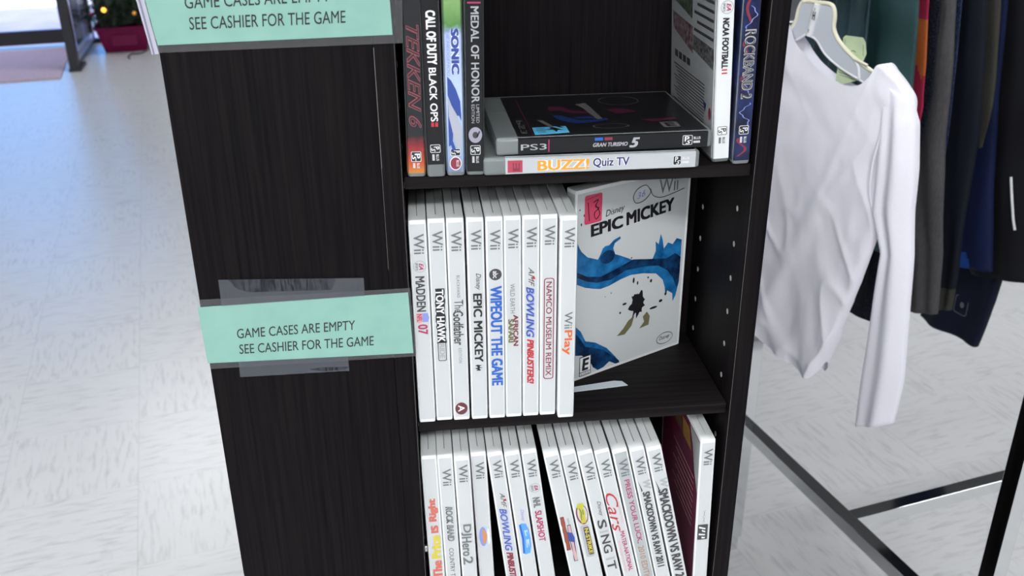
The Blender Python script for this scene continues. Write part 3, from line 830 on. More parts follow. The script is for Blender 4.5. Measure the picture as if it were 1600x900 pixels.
# ---- middle shelf: the case standing face out
r_, sl = game_case('w', 'white game case standing face out with blue paint artwork and pink price sticker', None, (0.1397, 0.0695, SZ + 0.0001), (0, 0, R(27.9 - 90)))
cv = lambda e: (lambda y, z: (WT + e, y / 1000, z / 1000))
def cv_text(s, bl, br, hh, m, name='title_lettering', e=0.0006, **kw):
    (x0, z0), (x1, z1) = bl, br
    ll = math.hypot(x1 - x0, z1 - z0); nx, nz = -(z1 - z0) / ll, (x1 - x0) / ll
    return letters(name, s, lambda a, b: (WT + e, (x0 + (x1 - x0) * a + nx * hh * b) / 1000, (z0 + (z1 - z0) * a + nz * hh * b) / 1000), m, sl, **kw)
pblue = noise_col(mat('glossy_paint_blue', rough=0.25), (70, 70, 70), (0.004, 0.05, 0.16), (0.02, 0.20, 0.48), 0.3, 0.7)
pnavy = noise_col(mat('glossy_paint_navy', rough=0.25), (90, 90, 90), (0.004, 0.012, 0.04), (0.01, 0.06, 0.17), 0.35, 0.7)
sw = [(2.4, 141), (4.5, 136), (7.2, 131.7), (14, 125), (26, 119.9), (29, 124.5), (31.3, 129.6), (34, 131.2), (38.5, 131), (44, 135), (51, 137), (52, 134.5), (45, 131.5), (43.5, 127), (46, 120.5), (52.3, 117.6), (62, 112.5), (70.8, 107.8), (84, 104), (92, 104), (96, 112), (95, 122), (99, 118), (101, 128), (104, 121), (106, 112), (111, 117), (117, 114), (122, 119), (128.6, 116),
      (128.8, 94), (128.6, 71), (125.5, 58), (122, 52), (121, 61), (114, 66), (112, 60), (110.5, 70), (107, 79.3), (98, 88), (81, 92.5), (66, 94.5), (53.5, 93.1), (40, 90), (30, 89.5), (22, 91.9), (12, 95.5), (2.4, 101)]
flat('paint_swoosh', [(sw, 0)], cv(0.0005), [pblue], sl)
flat('paint_swoosh_shade', [([(2.4, 108), (14, 101), (26, 97), (42, 96), (60, 101), (84, 99), (100, 96), (112, 88), (120, 78), (126, 66), (128.7, 72), (128.7, 98), (121, 104), (110, 101), (100, 103), (86, 106), (68, 110), (50, 106), (30, 102), (14, 106), (2.4, 113)], 0)], cv(0.0007), [pnavy], sl)
flat('paint_swoosh_curl', [(ellipse(37, 120, 8.5, 6.5), 0)], cv(0.0008), [pnavy], sl)
flat('paint_puddle', [([(2.4, 56), (7, 50), (12, 40), (18, 36), (30, 31), (42, 21), (56, 6.5), (56.8, 4), (52, 4), (44, 9), (37, 5), (30, 4), (24, 9), (20, 17), (10, 26), (2.4, 28)], 0)], cv(0.0005), [pnavy], sl)
flat('paint_puddle_edge', [([(2.4, 58), (8, 52), (14, 40), (26, 35), (40, 25), (53, 10), (48, 14), (36, 24), (22, 31), (14, 34), (8, 44), (2.4, 51)], 0)], cv(0.0007), [pblue], sl)
# plain ink splash in place of the cover's figure
blob = []
rr = random.Random(21)
for kk in range(40):
    a = 2 * PI * kk / 40
    ra = 8.0 + 9.0 * max(0.0, noise.noise((math.cos(a) * 2.6, math.sin(a) * 2.6, 4.2))) + rr.uniform(-0.9, 0.9)
    blob.append((77 + ra * math.cos(a) * 0.9, 62 + ra * math.sin(a) * 1.35))
flat('ink_splash', [(blob, 0)], cv(0.0006), [INK], sl)
for x, z, w_, h_ in ((70, 88, 1.2, 3), (75, 84, .8, 2), (92, 82, 1.4, 1.8), (60, 66, 2.6, 1.2), (55, 58, 1.2, 1.2), (97, 52, 5, 1.3), (106, 57, 2.4, 1.5), (112, 63, 1.6, 1.6), (66, 112, .8, .8), (88, 86.5, 1, 1), (43, 82, .6, .8), (36, 80, .5, .5), (9, 166, .8, 1.2), (6, 158, .7, 1.5), (4, 172, .6, .9)):
    flat('ink_drop', [(ellipse(x, z, w_, h_, 12), 0)], cv(0.0006), [INK], sl)
for drip in ([(66, 47), (60, 40), (52, 34), (62, 33), (70, 40), (73, 50)], [(84, 46), (86, 40), (80, 34), (92, 35), (93, 44), (89, 50)]):
    flat('ink_drip', [(drip, 0)], cv(0.0006), [OLIVEI], sl)
cv_text('Wii', (95.4, 168.3), (119.0, 168.3), 14.0, WII, 'console_lettering', bold=0.005)
cv_text('Disney', (33.5, 157.5), (55.5, 159.8), 8.0, INK, 'maker_lettering', shear=0.3)
cv_text('EPIC', (17.1, 143.6), (54, 145.2), 12.0, INK, bold=0.045)
cv_text('MICKEY', (58, 145.6), (116, 149), 13.0, INK, bold=0.045)
flat('price_sticker', [(rrect(9.2, 156.9, 28.6, 183.6, 2.0), 0)], cv(0.0007), [mat('hot_pink_sticker', (0.62, 0.06, 0.13), 0.6)], sl)
def pen(pts, w, m, name, e=0.0009, closed=False):
    bm = bmesh.new()
    tube(bm, [cv(e)(*p) for p in ([(q_.x, q_.y) for q_ in catmull([(a, b, 0) for a, b in pts], 5)])], w / 1000, 6)
    return link(name, bm, m, sl)
pen([(12.8, 177), (13.6, 168), (14.6, 160)], 0.45, INK, 'handwriting')
pen([(19, 176), (24, 178), (21, 172), (25, 170), (20, 166), (22, 160), (26, 165), (21, 174)], 0.4, INK, 'handwriting')
pen([(11, 180), (18, 181), (25, 182)], 0.2, MAROON, 'handwriting')
pen([(85, 174), (79, 180.5), (69, 178.5), (64.5, 172), (68, 165.5), (77, 166), (84.5, 171.5), (84.5, 176), (88, 169), (98, 165), (112, 166), (126.5, 168.4)], 0.32, DKINK, 'pen_loop')
cv_text('36', (69.5, 168.6), (79.5, 170.5), 6.0, PERI, 'handwriting', shear=0.3)
flat('rating_box', [([(7.4, 3.6), (21.2, 3.6), (21.2, 24.5), (7.4, 24.5)], 0)], cv(0.0008), [INK], sl)
flat('rating_panel', [([(8.2, 8.0), (20.4, 8.0), (20.4, 23.5), (8.2, 23.5)], 0), ([(8.2, 4.4), (20.4, 4.4), (20.4, 7.2), (8.2, 7.2)], 0)], cv(0.0009), [WHT], sl)
cv_text('E', (10.4, 9.2), (18.6, 9.2), 13.0, INK, 'rating_lettering', 0.0011, bold=0.05, shear=0.1)
cv_text('ESRB', (9.2, 4.8), (19.4, 4.8), 2.0, INK, 'rating_lettering', 0.0011)
flat('maker_oval', ring_polys(ellipse(114.5, 13.7, 10.8, 6.4), ellipse(114.5, 13.7, 10.1, 5.7), 0), cv(0.0006), [DKINK], sl)
cv_text('Disney', (107.5, 11.2), (121.5, 11.8), 5.2, INK, 'maker_lettering', shear=0.3)
# loose strip of paper in front of it
bm = bmesh.new()
prism(bm, [(0.1385, 0.0462), (0.1858, 0.0545), (0.1932, 0.0528), (0.1971, 0.0452), (0.1458, 0.0392), (0.1390, 0.0380)], lambda p, q, t_: (p, q, SZ + t_), 0.0002, 0.0009)
tag(link('paper_strip', bm, mat('pale_paper', (0.62, 0.68, 0.72), 0.7)), 'narrow strip of pale paper lying on the middle shelf before the face out case', 'paper')

# ---- upper shelf: clear cases with dark sleeves
ztop = BAYS[4] + 0.0001
GT = 'clear plastic game cases on the upper shelf'
def grad_sleeve(name, stops, rough=0.25, axis='Z', noise_amt=0.0):
    m = mat(name, rough=rough)
    N_, L_, b_ = nodes(m)
    t_ = N_.new('ShaderNodeTexCoord'); s_ = N_.new('ShaderNodeSeparateXYZ'); L_.new(t_.outputs['Object'], s_.inputs[0])
    d_ = N_.new('ShaderNodeMath'); d_.operation = 'DIVIDE'; d_.inputs[1].default_value = PH; L_.new(s_.outputs[axis], d_.inputs[0])
    src = d_.outputs[0]
    if noise_amt:
        nz = N_.new('ShaderNodeTexNoise'); nz.inputs['Scale'].default_value = 150; nz.inputs['Detail'].default_value = 4
        L_.new(t_.outputs['Object'], nz.inputs['Vector'])
        ma = N_.new('ShaderNodeMath'); ma.operation = 'MULTIPLY_ADD'; ma.inputs[1].default_value = noise_amt
        L_.new(nz.outputs['Fac'], ma.inputs[0]); L_.new(src, ma.inputs[2]); src = ma.outputs[0]
    r_ = N_.new('ShaderNodeValToRGB')
    el = r_.color_ramp.elements
    while len(el) < len(stops): el.new(0.5)
    for e_, (p, c_) in zip(el, stops):
        e_.position = p; e_.color = (*c_, 1)
    L_.new(src, r_.inputs[0]); L_.new(r_.outputs[0], b_.inputs['Base Color'])
    return m
flame = grad_sleeve('flame_foot_sleeve', [(0.02, (0.55, 0.28, 0.05)), (0.08, (0.52, 0.09, 0.03)), (0.16, (0.26, 0.02, 0.03)), (0.21, (0.010, 0.011, 0.015))], noise_amt=0.035)
skyp = grad_sleeve('sky_and_leaf_sleeve', [(0.0, (0.10, 0.10, 0.13)), (0.12, (0.30, 0.40, 0.62)), (0.38, (0.50, 0.62, 0.85)), (0.66, (0.42, 0.52, 0.78)), (0.70, (0.10, 0.25, 0.07)), (0.80, (0.22, 0.40, 0.14)), (0.9, (0.03, 0.07, 0.03))], noise_amt=0.06)
A, sA = game_case('p', 'clear game case with red outlined title and flame orange foot on the upper shelf', GT, (0.0036, 0.0022, ztop + 0.0003), (0, R(1.0), 0), flame)
sp_text(sA, 'TEKKEN 6', 55.6, 132.4, 7.4, 9.6, MAROON, shear=0.35, bold=0.03)
sp_text(sA, 'TEKKEN 6', 55.6, 132.4, 7.4, 9.2, mat('dusty_rose_ink', (0.34, 0.14, 0.16), 0.4), shear=0.35, bold=0.010, e=0.0006)
sp_text(sA, 'TEKKEN 6', 55.9, 132.1, 7.4, 8.8, mat('deep_wine_ink', (0.045, 0.008, 0.014), 0.4), shear=0.35, bold=-0.006, e=0.0007)
ps_badge(sA, 151.1, 159.2, 160.4, 164.4)
A, sA = game_case('p', 'clear game case with bold white capitals on black, second on the upper shelf', GT, (0.0189, 0.0008, ztop), (0, 0, 0), black_sl, zr=(0.0105, 0.155))
sp_text(sA, 'CALL OF DUTY', 45.4, 84.5, 7.6, 7.2, WHT, bold=0.05); sp_text(sA, 'BLACK OPS', 86.8, 127.5, 7.4, 5.6, WHT, bold=0.02)
sp_flat(sA, [([(128.2, 4.8), (131.6, 4.8), (131.6, 7), (128.2, 7)], 0), ([(128.2, 7.8), (131.6, 7.8), (131.6, 10), (128.2, 10)], 0)], [RED], 'red_mark', 0.0005)
ps_badge(sA, 145.5, 152.0, 153.4, 158.4)
A, sA = game_case('p', 'clear game case with a light blue and leaf green spine', GT, (0.0342, 0.0012, ztop + 0.0003), (0, R(0.5), 0), skyp)
sp_text(sA, 'SONIC', 58.9, 92.5, 8.6, 6.4, WHT, bold=0.12); sp_text(sA, 'SONIC', 58.9, 92.5, 8.6, 5.8, mat('royal_blue_ink'), bold=0.06, e=0.0006)
sp_text(sA, 'THE HEDGEHOG', 58.5, 94, 3.4, 2.2, PERI, 'subtitle_lettering', shear=0.3)
sp_flat(sA, [([(94, 2.2), (97, 5.0), (104, 8.6), (113, 11.6), (124, 12.1), (124, 9.0), (131, 7.0), (139, 5.6), (146, 5.0), (148, 2.2)], 0)], [mat('royal_blue_ink')], 'blue_stripe')
sp_flat(sA, [([(108, 2.2), (116, 5.0), (124, 9.2), (133, 12.1), (150, 12.1), (148, 7.5), (136, 5.2), (124, 2.6)], 0)], [mat('pale_grey_ink', (0.42, 0.44, 0.52), 0.4)], 'pale_stripe', 0.0005)
sp_flat(sA, [([(126, 2.2), (138, 3.4), (150, 7.4), (152, 5.2), (140, 2.2)], 0), ([(116, 9.8), (122, 12.1), (128, 12.1), (120, 8.8)], 0)], [mat('royal_blue_ink')], 'blue_stripe', 0.00055)
sp_flat(sA, [(ellipse(161.5, 7.0, 5.6, 4.6), 0)], [WHT], 'round_badge'); sp_flat(sA, [(ellipse(161.5, 7.0, 4.8, 4.0), 0)], [MAROON], 'round_badge_fill', 0.0005)
ps_badge(sA, 149.5, 155.5, 159.0, 164.0)
A, sA = game_case('p', 'clear game case with silver title and round silver emblem on black', GT, (0.0495, 0.0010, ztop + 0.0003), (0, R(0.8), 0), black_sl)
sp_text(sA, 'MEDAL OF HONOR', 43.6, 114.2, 7.6, 6.0, SILV, bold=0.02)
sp_text(sA, 'LIMITED', 115.7, 130.0, 9.2, 2.4, SILV, 'subtitle_lettering'); sp_text(sA, 'EDITION', 115.7, 130.0, 5.6, 2.4, SILV, 'subtitle_lettering')
sp_flat(sA, [(ellipse(139.4, 7.2, 6.2, 5.2), 0)], [mat('lilac_silver_ink', (0.34, 0.33, 0.42), 0.35)], 'round_emblem'); sp_flat(sA, [(ellipse(139.4, 7.2, 2.6, 2.2), 0), ([(136, 10), (141, 8), (141, 9), (137, 11)], 0)], [DKINK], 'emblem_mark', 0.0005)
sp_flat(sA, [([(40.4, 2.2), (41.6, 2.2), (41.6, 12), (40.4, 12)], 0)], [MAG], 'magenta_line')
ps_badge(sA, 147.5, 155.0, 156.4, 161.6)
# lying flat, one on the other
silver_sl = mat('silver_printed_sleeve', (0.55, 0.58, 0.60), 0.3, metal=0.25)
B_, sB = game_case('p', 'silver spined game case lying flat beneath the dark one', 'game cases lying flat on the upper shelf', (0.2348, -0.0022, ztop + 0.0003), (0, -PI / 2, 0), silver_sl, black_sl, silver_sl)
sB_x = lambda wx: (0.2348 - wx) * 1000           # world x -> mm above the foot of the case
f2 = lambda wx: 172 - sB_x(wx / 1000)
sp_flat(sB, [([(f2(81.5), 2.2), (f2(93.2), 2.2), (f2(93.2), 12.0), (f2(81.5), 12.0)], 0)], [mat('rating_red', (0.46, 0.06, 0.10), 0.4)], 'rating_panel')
letters('rating_lettering', 'E', lambda a, b: (0.0034 + 0.0068 * a, -0.0006, (172 - f2(91.0)) / 1000 + 0.0055 * b), MAROON, sB, bold=0.03)
sp_text(sB, 'BUZZ!', f2(105), f2(145.9), 7.2, 9.0, WHT, bold=0.09); sp_text(sB, 'BUZZ!', f2(105), f2(145.9), 7.2, 8.8, mat('grey_ink'), bold=0.06, e=0.00055)
sp_text(sB, 'BUZZ!', f2(105), f2(145.9), 7.2, 8.4, AMBER, bold=0.03, e=0.0006)
sp_text(sB, 'Quiz TV', f2(148.6), f2(178.1), 7.6, 8.6, WHT, bold=0.09); sp_text(sB, 'Quiz TV', f2(148.9), f2(177.8), 7.6, 8.0, NAVY, bold=0.02, e=0.0006)
ps_badge(sB, f2(213), f2(219.6), f2(220.6), f2(226), 7.15, WHT)
G_, sG = game_case('p', 'dark game case with light blue sticker lying flat on the silver one', 'game cases lying flat on the upper shelf', (0.2450, 0.0030, ztop + 0.0151), (0, -PI / 2, R(0.9)), black_sl, black_sl, black_sl)
g2 = lambda wx: 172 - (245.0 - wx)
sp_text(sG, 'PS3', g2(92.2), g2(112.5), 6.6, 4.8, SILV, 'console_lettering', bold=0.005)
sp_flat(sG, [([(g2(113.8), 2.2), (g2(114.6), 2.2), (g2(114.6), 12), (g2(113.8), 12)], 0)], [MAG], 'magenta_line')
sp_text(sG, 'GRAN TURISMO', g2(149.1), g2(176.8), 6.2, 3.2, SILV, shear=0.25, bold=0.03); sp_text(sG, '5', g2(178.2), g2(186.4), 7.0, 8.0, SILV, shear=0.3, bold=0.04)
sp_flat(sG, [([(g2(150.5), 9.6), (g2(157), 9.6), (g2(157), 12), (g2(150.5), 12)], 0), ([(g2(158.2), 9.6), (g2(164.5), 9.6), (g2(164.5), 12), (g2(158.2), 12)], 1)], [BLUE, MAROON], 'title_mark')
ps_badge(sG, g2(221), g2(229), g2(230), g2(235.4))
gv = lambda e: (lambda wx, y: (PT + e, y / 1000, (245.0 - wx) / 1000))
sil_d = mat('dim_silver_print', (0.13, 0.13, 0.13), 0.35); blu_d = mat('deep_blue_print', (0.012, 0.035, 0.15), 0.3); mag_d = mat('dim_magenta_print', (0.075, 0.012, 0.035), 0.3)
for poly in [([(126, 60), (131, 44), (142, 34), (158, 36), (170, 42), (170, 48), (158, 44), (146, 44), (138, 54), (133, 62)], 0), ([(141, 52), (156, 56), (164, 46), (146, 48)], 0)]:
    flat('cover_stripe', [poly], gv(0.0004), [blu_d], sG)
for poly in [([(127, 92), (140, 90), (145, 76), (164, 70), (164, 64), (143, 66), (136, 76), (126, 76)], 0), ([(175, 76), (190, 78), (200, 64), (180, 60)], 0), ([(196, 38), (226, 42), (226, 36), (205, 30)], 0)]:
    flat('cover_stripe', [poly], gv(0.0004), [mag_d], sG)
for poly in [([(152, 96), (162, 100), (166, 45), (161, 44), (156, 84)], 0), ([(112, 48), (116, 48), (122, 28), (118, 27)], 0)]:
    flat('cover_stripe', [poly], gv(0.0005), [sil_d], sG)
for rg_ in (ring_polys(ellipse(192, 104, 18, 16), ellipse(192, 104, 17, 15), 0), ring_polys(ellipse(168, 22, 15, 7), ellipse(168, 22, 13.6, 6.2), 0)):
    flat('cover_ring', rg_, gv(0.0005), [mat('dim_grey_print', (0.08, 0.08, 0.085), 0.3)], sG)
flat('cover_line', [([(102, 124), (103, 124), (103, 3), (102, 3)], 0)], gv(0.0005), [mag_d], sG)
flat('price_sticker', [([(104.5, 25.5), (131.9, 27.2), (131.8, 6.9), (103.9, 3.9)], 0)], gv(0.0006), [mat('light_blue_sticker', (0.10, 0.48, 0.75), 0.6)], sG)
flat('sticker_lines', [([(107, 22 - 4 * q_), (114, 22.4 - 4 * q_), (114, 21.6 - 4 * q_), (107, 21.2 - 4 * q_)], 0) for q_ in range(4)] + [([(118, 24), (121, 25), (128, 14), (124, 16), (122, 10), (120, 17), (114, 18), (119, 20)], 0), ([(122, 29), (124, 29), (130, 22), (126, 23)], 0)], gv(0.0008), [INK], sG)
flat('rating_panel', [([(209, 28), (223, 28), (223, 12), (209, 12)], 0)], gv(0.0005), [sil_d], sG)
letters('rating_lettering', 'E', lambda a, b: gv(0.0007)(212 + 8 * a, 14 + 11 * b), INK, sG, bold=0.04)
letters('console_lettering', 'PS3', lambda a, b: gv(0.0007)(99.0 - 5.0 * b, 8 + 40 * (1 - a) ), sil_d, sG)
# right pair
A, sN = game_case('p', 'white spined game case showing its pale back cover on the upper shelf', GT, (0.2490, 0.0095, ztop), (0, R(-2.9), 0), mat('bright_white_sleeve', (0.76, 0.78, 0.79), 0.3), white_sl, mat('pale_grey_back_cover', (0.40, 0.42, 0.43), 0.3))
ea_badge(sN, 49.8, 7.6, 5.0)
sp_text(sN, 'NCAA FOOTBALL', 57.6, 95.9, 7.2, 5.2, INK, bold=0.05, shear=0.1); sp_text(sN, '11', 96.6, 100.2, 7.2, 4.4, RED, bold=0.05)
ps_badge(sN, 142, 149, 151, 156, 7.15, INK, WHT)
nb = lambda e: (lambda y, z: (-e, y / 1000, z / 1000))
flat('back_cover_pictures', [([(66, 104), (122, 112), (126, 146), (66, 146)], 0), ([(62, 76), (126, 88), (128, 102), (64, 98)], 1), ([(4, 74), (62, 80), (62, 92), (4, 90)], 2)], nb(0.0004), [noise_col(mat('field_picture', rough=0.3), (160, 160, 160), (0.02, 0.025, 0.03), (0.13, 0.17, 0.11)), noise_col(mat('crowd_picture', rough=0.3), (220, 220, 220), (0.08, 0.02, 0.03), (0.32, 0.26, 0.27)), noise_col(mat('stadium_picture', rough=0.3), (320, 320, 320), (0.02, 0.02, 0.022), (0.22, 0.22, 0.22))], sN)
flat('back_cover_fine_print', [([(6, 126 - 7 * q_), (60 - (q_ % 2) * 8, 126 - 7 * q_), (60 - (q_ % 2) * 8, 123.6 - 7 * q_), (6, 123.6 - 7 * q_)], 0) for q_ in range(5)] + [([(26, 58 - 2.6 * q_), (122 - (q_ % 4) * 5, 58 - 2.6 * q_), (122 - (q_ % 4) * 5, 57 - 2.6 * q_), (26, 57 - 2.6 * q_)], 0) for q_ in range(16)] + [([(70 + 13 * q_, 70), (80 + 13 * q_, 70), (80 + 13 * q_, 64), (70 + 13 * q_, 64)], 0) for q_ in range(4)], nb(0.0004), [DKINK], sN)
flat('back_cover_marks', [([(20, 44), (28, 44), (23, 36)], 0), (ellipse(10, 38, 3.6, 5), 1)], nb(0.0005), [NAVY, MAROON], sN)
rbm = noise_col(mat('blue_red_swirl_sleeve', rough=0.28), (45, 45, 45), (0.003, 0.005, 0.028), (0.020, 0.040, 0.17), 0.4, 0.72)
A, sR = game_case('p', 'clear game case with silver letters on a swirling blue and red spine', GT, (0.2637, 0.0030, ztop), (0, R(-1.3), 0), rbm, rbm, rbm)
for seed, a0, a1, x0, x1 in ((1, 34, 60, 3, 7), (2, 70, 84, 2.4, 5.5), (3, 100, 112, 2.4, 4.5), (4, 150, 165, 2.6, 9.5)):
    rr = random.Random(seed + 40); pts = []
    for kk in range(25): pts.append((a0 + (a1 - a0) * kk / 24, x0 + (x1 - x0) * (0.5 + 0.5 * math.sin(kk * 0.26 + seed))))
    sp_flat(sR, [([(a, x + 1.1) for a, x in pts] + [(a, x - 1.1) for a, x in pts[::-1]], 0)], [mat('dim_red_ink', (0.22, 0.03, 0.05), 0.4)], 'red_swirl')
for seed, a0, a1 in ((6, 48, 72), (7, 84, 118), (8, 122, 140)):
    pts = [(a0 + (a1 - a0) * kk / 30, 7 + 3.6 * math.sin(kk * 0.24 + seed) + 0.8 * math.sin(kk * 0.9)) for kk in range(31)]
    sp_flat(sR, [([(a, x + 0.4) for a, x in pts] + [(a, x - 0.4) for a, x in pts[::-1]], 0)], [PERI], 'blue_swirl', 0.00045)
sp_text(sR, 'ROCKBAND 2', 64.8, 119.0, 7.0, 9.8, INK, bold=0.09); sp_text(sR, 'ROCKBAND 2', 65.4, 118.6, 7.0, 8.8, SILV, bold=0.035, e=0.0006); sp_text(sR, 'ROCKBAND 2', 66.4, 117.8, 7.0, 7.6, INK, bold=-0.012, e=0.0007)
ps_badge(sR, 139.9, 147, 149, 154)

# ================================================================== CLOTHES RACK
chrome = mat('chrome_tube', (0.78, 0.79, 0.80), 0.09, metal=1.0)
TB = 0.0245
U0, V1, V2 = 0.812, 0.672, 0.055          # far post and near post of the end frame
rack = empty('clothes_rack', W(U0, V1, 0), ROT)
tag(rack, 'chrome square tube clothes rack standing right of the shelf tower', 'clothes rack')
def rbox(name, lo, hi, m=chrome):
    return fbox(name, (lo[0] - U0, lo[1] - V1, lo[2]), (hi[0] - U0, hi[1] - V1, hi[2]), m, rack, 0.0007)
ZR = 0.323
for u in (U0, U0 + 1.2):
    for v in (V1, V2):
        p = rbox('post', (u, v, 0.035), (u + TB, v + TB, 1.26))
        f = fbox('levelling_foot', (u - U0 + 0.004, v - V1 + 0.004, 0.0), (u - U0 + TB - 0.004, v - V1 + TB - 0.004, 0.036), chrome, p, 0.001)
        rbox('post_collar', (u - 0.0, v - 0.0, 1.26), (u + TB, v + TB, 1.268))
    rbox('low_rail', (u, V2 + TB, ZR - TB), (u + TB, V1, ZR))
    rbox('high_rail', (u, V2 + TB, 1.235 - TB), (u + TB, V1, 1.235))
rbox('cross_rail', (U0 + TB, 0.350, ZR - TB), (U0 + 1.2, 0.3745, ZR))
for v in (V1, V2):
    bm = bmesh.new()
    tube(bm, [(TB, v - V1 + 0.012, 1.218), (1.2, v - V1 + 0.012, 1.218)], 0.0115, 16)
    smooth(link('hanging_bar', bm, chrome, rack))
BARV, BARZ = V1 + 0.012, 1.218

# ------------------------------------------------------------------ garments
def lerp(a, b, t): return a + (b - a) * t
def rows_at(rows, t):
    n = len(rows) - 1
    x = min(max(t * n, 0), n - 1e-6); i = int(x); f = x - i
    f = f * f * (3 - 2 * f) * 0.35 + f * 0.65
    return [lerp(a, b, f) for a, b in zip(rows[i], rows[i + 1])]
def frame_dir(ang):
    a = R(ang)
    return (math.cos(a), math.sin(a)), (-math.sin(a), math.cos(a))

def cloth_tube(name, rows, m, parent, amp=0.006, freq=5.0, seed=0, levels=54, ring=84, tight=0.55, fade=0.12, mi_fn=None, mats=None):
    """rows: (sL, zL, sR, zR, half thickness) from top to hem; s across, z up, local n away from the viewer.
    A closed sleeve of cloth with hanging folds."""
    bm = bmesh.new()
    rings = []
    for j in range(levels + 1):
        t_ = j / levels
        sl_, zl_, sr_, zr_, th = rows_at(rows, t_)
        rg = []
        for k_ in range(ring):
            a = 2 * PI * k_ / ring
            f = 0.5 - 0.5 * math.cos(a)
            sn = math.sin(a)
            n_ = th * math.copysign(abs(sn) ** tight, sn)
            g = min(1.0, t_ / fade) if fade else 1.0
            wv = math.sin(2 * PI * freq * f + seed + 1.2 * noise.noise((t_ * 2.2, seed * 3.1, f * 1.5)))
            wv += 0.6 * noise.noise((f * freq * 1.6, t_ * 2.5, seed * 7.7))
            n_ -= amp * g * wv
            s_ = lerp(sl_, sr_, f) + 0.0025 * g * noise.noise((t_ * 5, f * 3, seed + 9.0))
            rg.append(bm.verts.new((s_, n_, lerp(zl_, zr_, f))))
        rings.append(rg)
    for a, b in zip(rings, rings[1:]):
        for k_ in range(ring):
            fc = bm.faces.new((a[k_], a[(k_ + 1) % ring], b[(k_ + 1) % ring], b[k_]))
            if mi_fn:
                c_ = fc.calc_center_median(); fc.material_index = mi_fn(c_)
    bm.faces.new(rings[0][::-1]); bm.faces.new(rings[-1])
    o = link(name, bm, mats or m, parent)
    for p in o.data.polygons: p.use_smooth = True
    return o

def fabric(name, c0, c1, rough=0.85, scale=(500, 500, 500), bump=0.25, spec=0.2):
    return noise_col(mat(name, rough=rough, spec=spec), scale, c0, c1, 0.35, 0.65, 3, bump=bump)
def hang(name, label, cat, u, ang, group=None):
    a = R(ang)
    o = empty(name, W(u, 0.66, 0), (0, 0, YAW + a))
    return tag(o, label, cat, group)
def on_end_rail(o):                      # the white top hangs outside the end frame, from its high rail
    o.location = W(0.8075, 0.5924, 0.0685)
    o.scale = (0.95, 0.95, 0.95)

# white top, its neckline open over the hanger
wt_m = fabric('white_jersey', (0.82, 0.81, 0.885), (0.87, 0.86, 0.935), bump=0.12, scale=(900, 900, 900))
top = hang('long_sleeve_top', 'white long sleeve top on a pale hanger, nearest garment beside the tower', 'top', 0.858, -75)
on_end_rail(top)
TOPL = [(-0.175, 0.985), (-0.150, 1.040), (-0.100, 1.088), (-0.050, 1.101), (-0.032, 1.080), (-0.012, 1.062), (0.010, 1.047), (0.032, 1.036), (0.060, 1.026), (0.090, 1.020), (0.110, 1.025), (0.126, 1.040), (0.139, 1.062), (0.160, 1.050), (0.182, 1.034), (0.200, 1.017), (0.206, 0.995)]
HEM = [(-0.130, 0.560), (-0.110, 0.556), (-0.080, 0.548), (-0.052, 0.536), (-0.036, 0.518), (-0.022, 0.506), (0.004, 0.500), (0.030, 0.494), (0.046, 0.491), (0.060, 0.487), (0.072, 0.483), (0.084, 0.480), (0.094, 0.480), (0.100, 0.484), (0.106, 0.492), (0.111, 0.502), (0.115, 0.516)]
def top_sheet(side, dip):
    cols = [tuple(v) for v in catmull([(a, b, 0) for a, b in TOPL], 5)]
    hems = [tuple(v) for v in catmull([(a, b, 0) for a, b in HEM], 5)]
    nc = len(cols); NR = 96
    grid = []
    for i in range(nc):
        f = i / (nc - 1)
        neck = max(0.0, 1 - ((cols[i][0] - 0.045) / 0.10) ** 2)
        col_ = []
        for j in range(NR + 1):
            t_ = j / NR
            z_top = cols[i][1] - dip * neck
            s_ = lerp(cols[i][0], hems[i][0], t_); z_ = lerp(z_top, hems[i][1], t_)
            bow = 0.022 * math.sin(PI * t_) * (f - 0.5)
            edge = min(f, 1 - f) * 2
            n_ = -side * (0.0135 * (min(1, edge * 2.2)) ** 0.6 + 0.0012)
            # folds: drawn lines from the shoulders, vertical drapes lower down
            lo_ = min(1, max(0, (t_ - 0.18) / 0.5))
            fold = 0.0075 * lo_ * (noise.noise((s_ * 22 + z_ * 5, z_ * 2.2, 3.0)))
            rid = 1 - abs(noise.noise((s_ * 13 - z_ * 4.5, z_ * 2.0, 11.0))) * 2
            fold += 0.0065 * (0.3 + lo_) * max(0, rid) ** 3
            rid2 = 1 - abs(noise.noise((s_ * 15 + z_ * 7.5, z_ * 2.6 - s_ * 4, 21.0))) * 2
            fold += 0.0055 * (0.15 + lo_) * max(0, rid2) ** 4
            fold += 0.0010 * noise.noise((s_ * 60, z_ * 34 + s_ * 20, 8.0))
            fold += 0.0030 * (1 - lo_) * noise.noise((s_ * 14 + z_ * 16, z_ * 14 - s_ * 6, 5.0))
            env = min(1, edge * 5)
            n_ -= side * fold * env
            if neck > 0 and t_ < 0.03 and side > 0:
                n_ -= 0.0012 * (1 - t_ / 0.03) * neck          # stitched neckband
            col_.append((s_ + bow, n_, z_))
        grid.append(col_)
    return grid
bm = bmesh.new()
G = [top_sheet(1, 0.0), top_sheet(-1, 0.006)]
V = [[[bm.verts.new(p) for p in c_] for c_ in g] for g in G]
for g in V:
    for i in range(len(g) - 1):
        for j in range(len(g[0]) - 1):
            bm.faces.new((g[i][j], g[i + 1][j], g[i + 1][j + 1], g[i][j + 1]))
nc = len(V[0]); nr = len(V[0][0])
for i in (0, nc - 1):
    for j in range(nr - 1):
        bm.faces.new((V[0][i][j], V[1][i][j], V[1][i][j + 1], V[0][i][j + 1]))
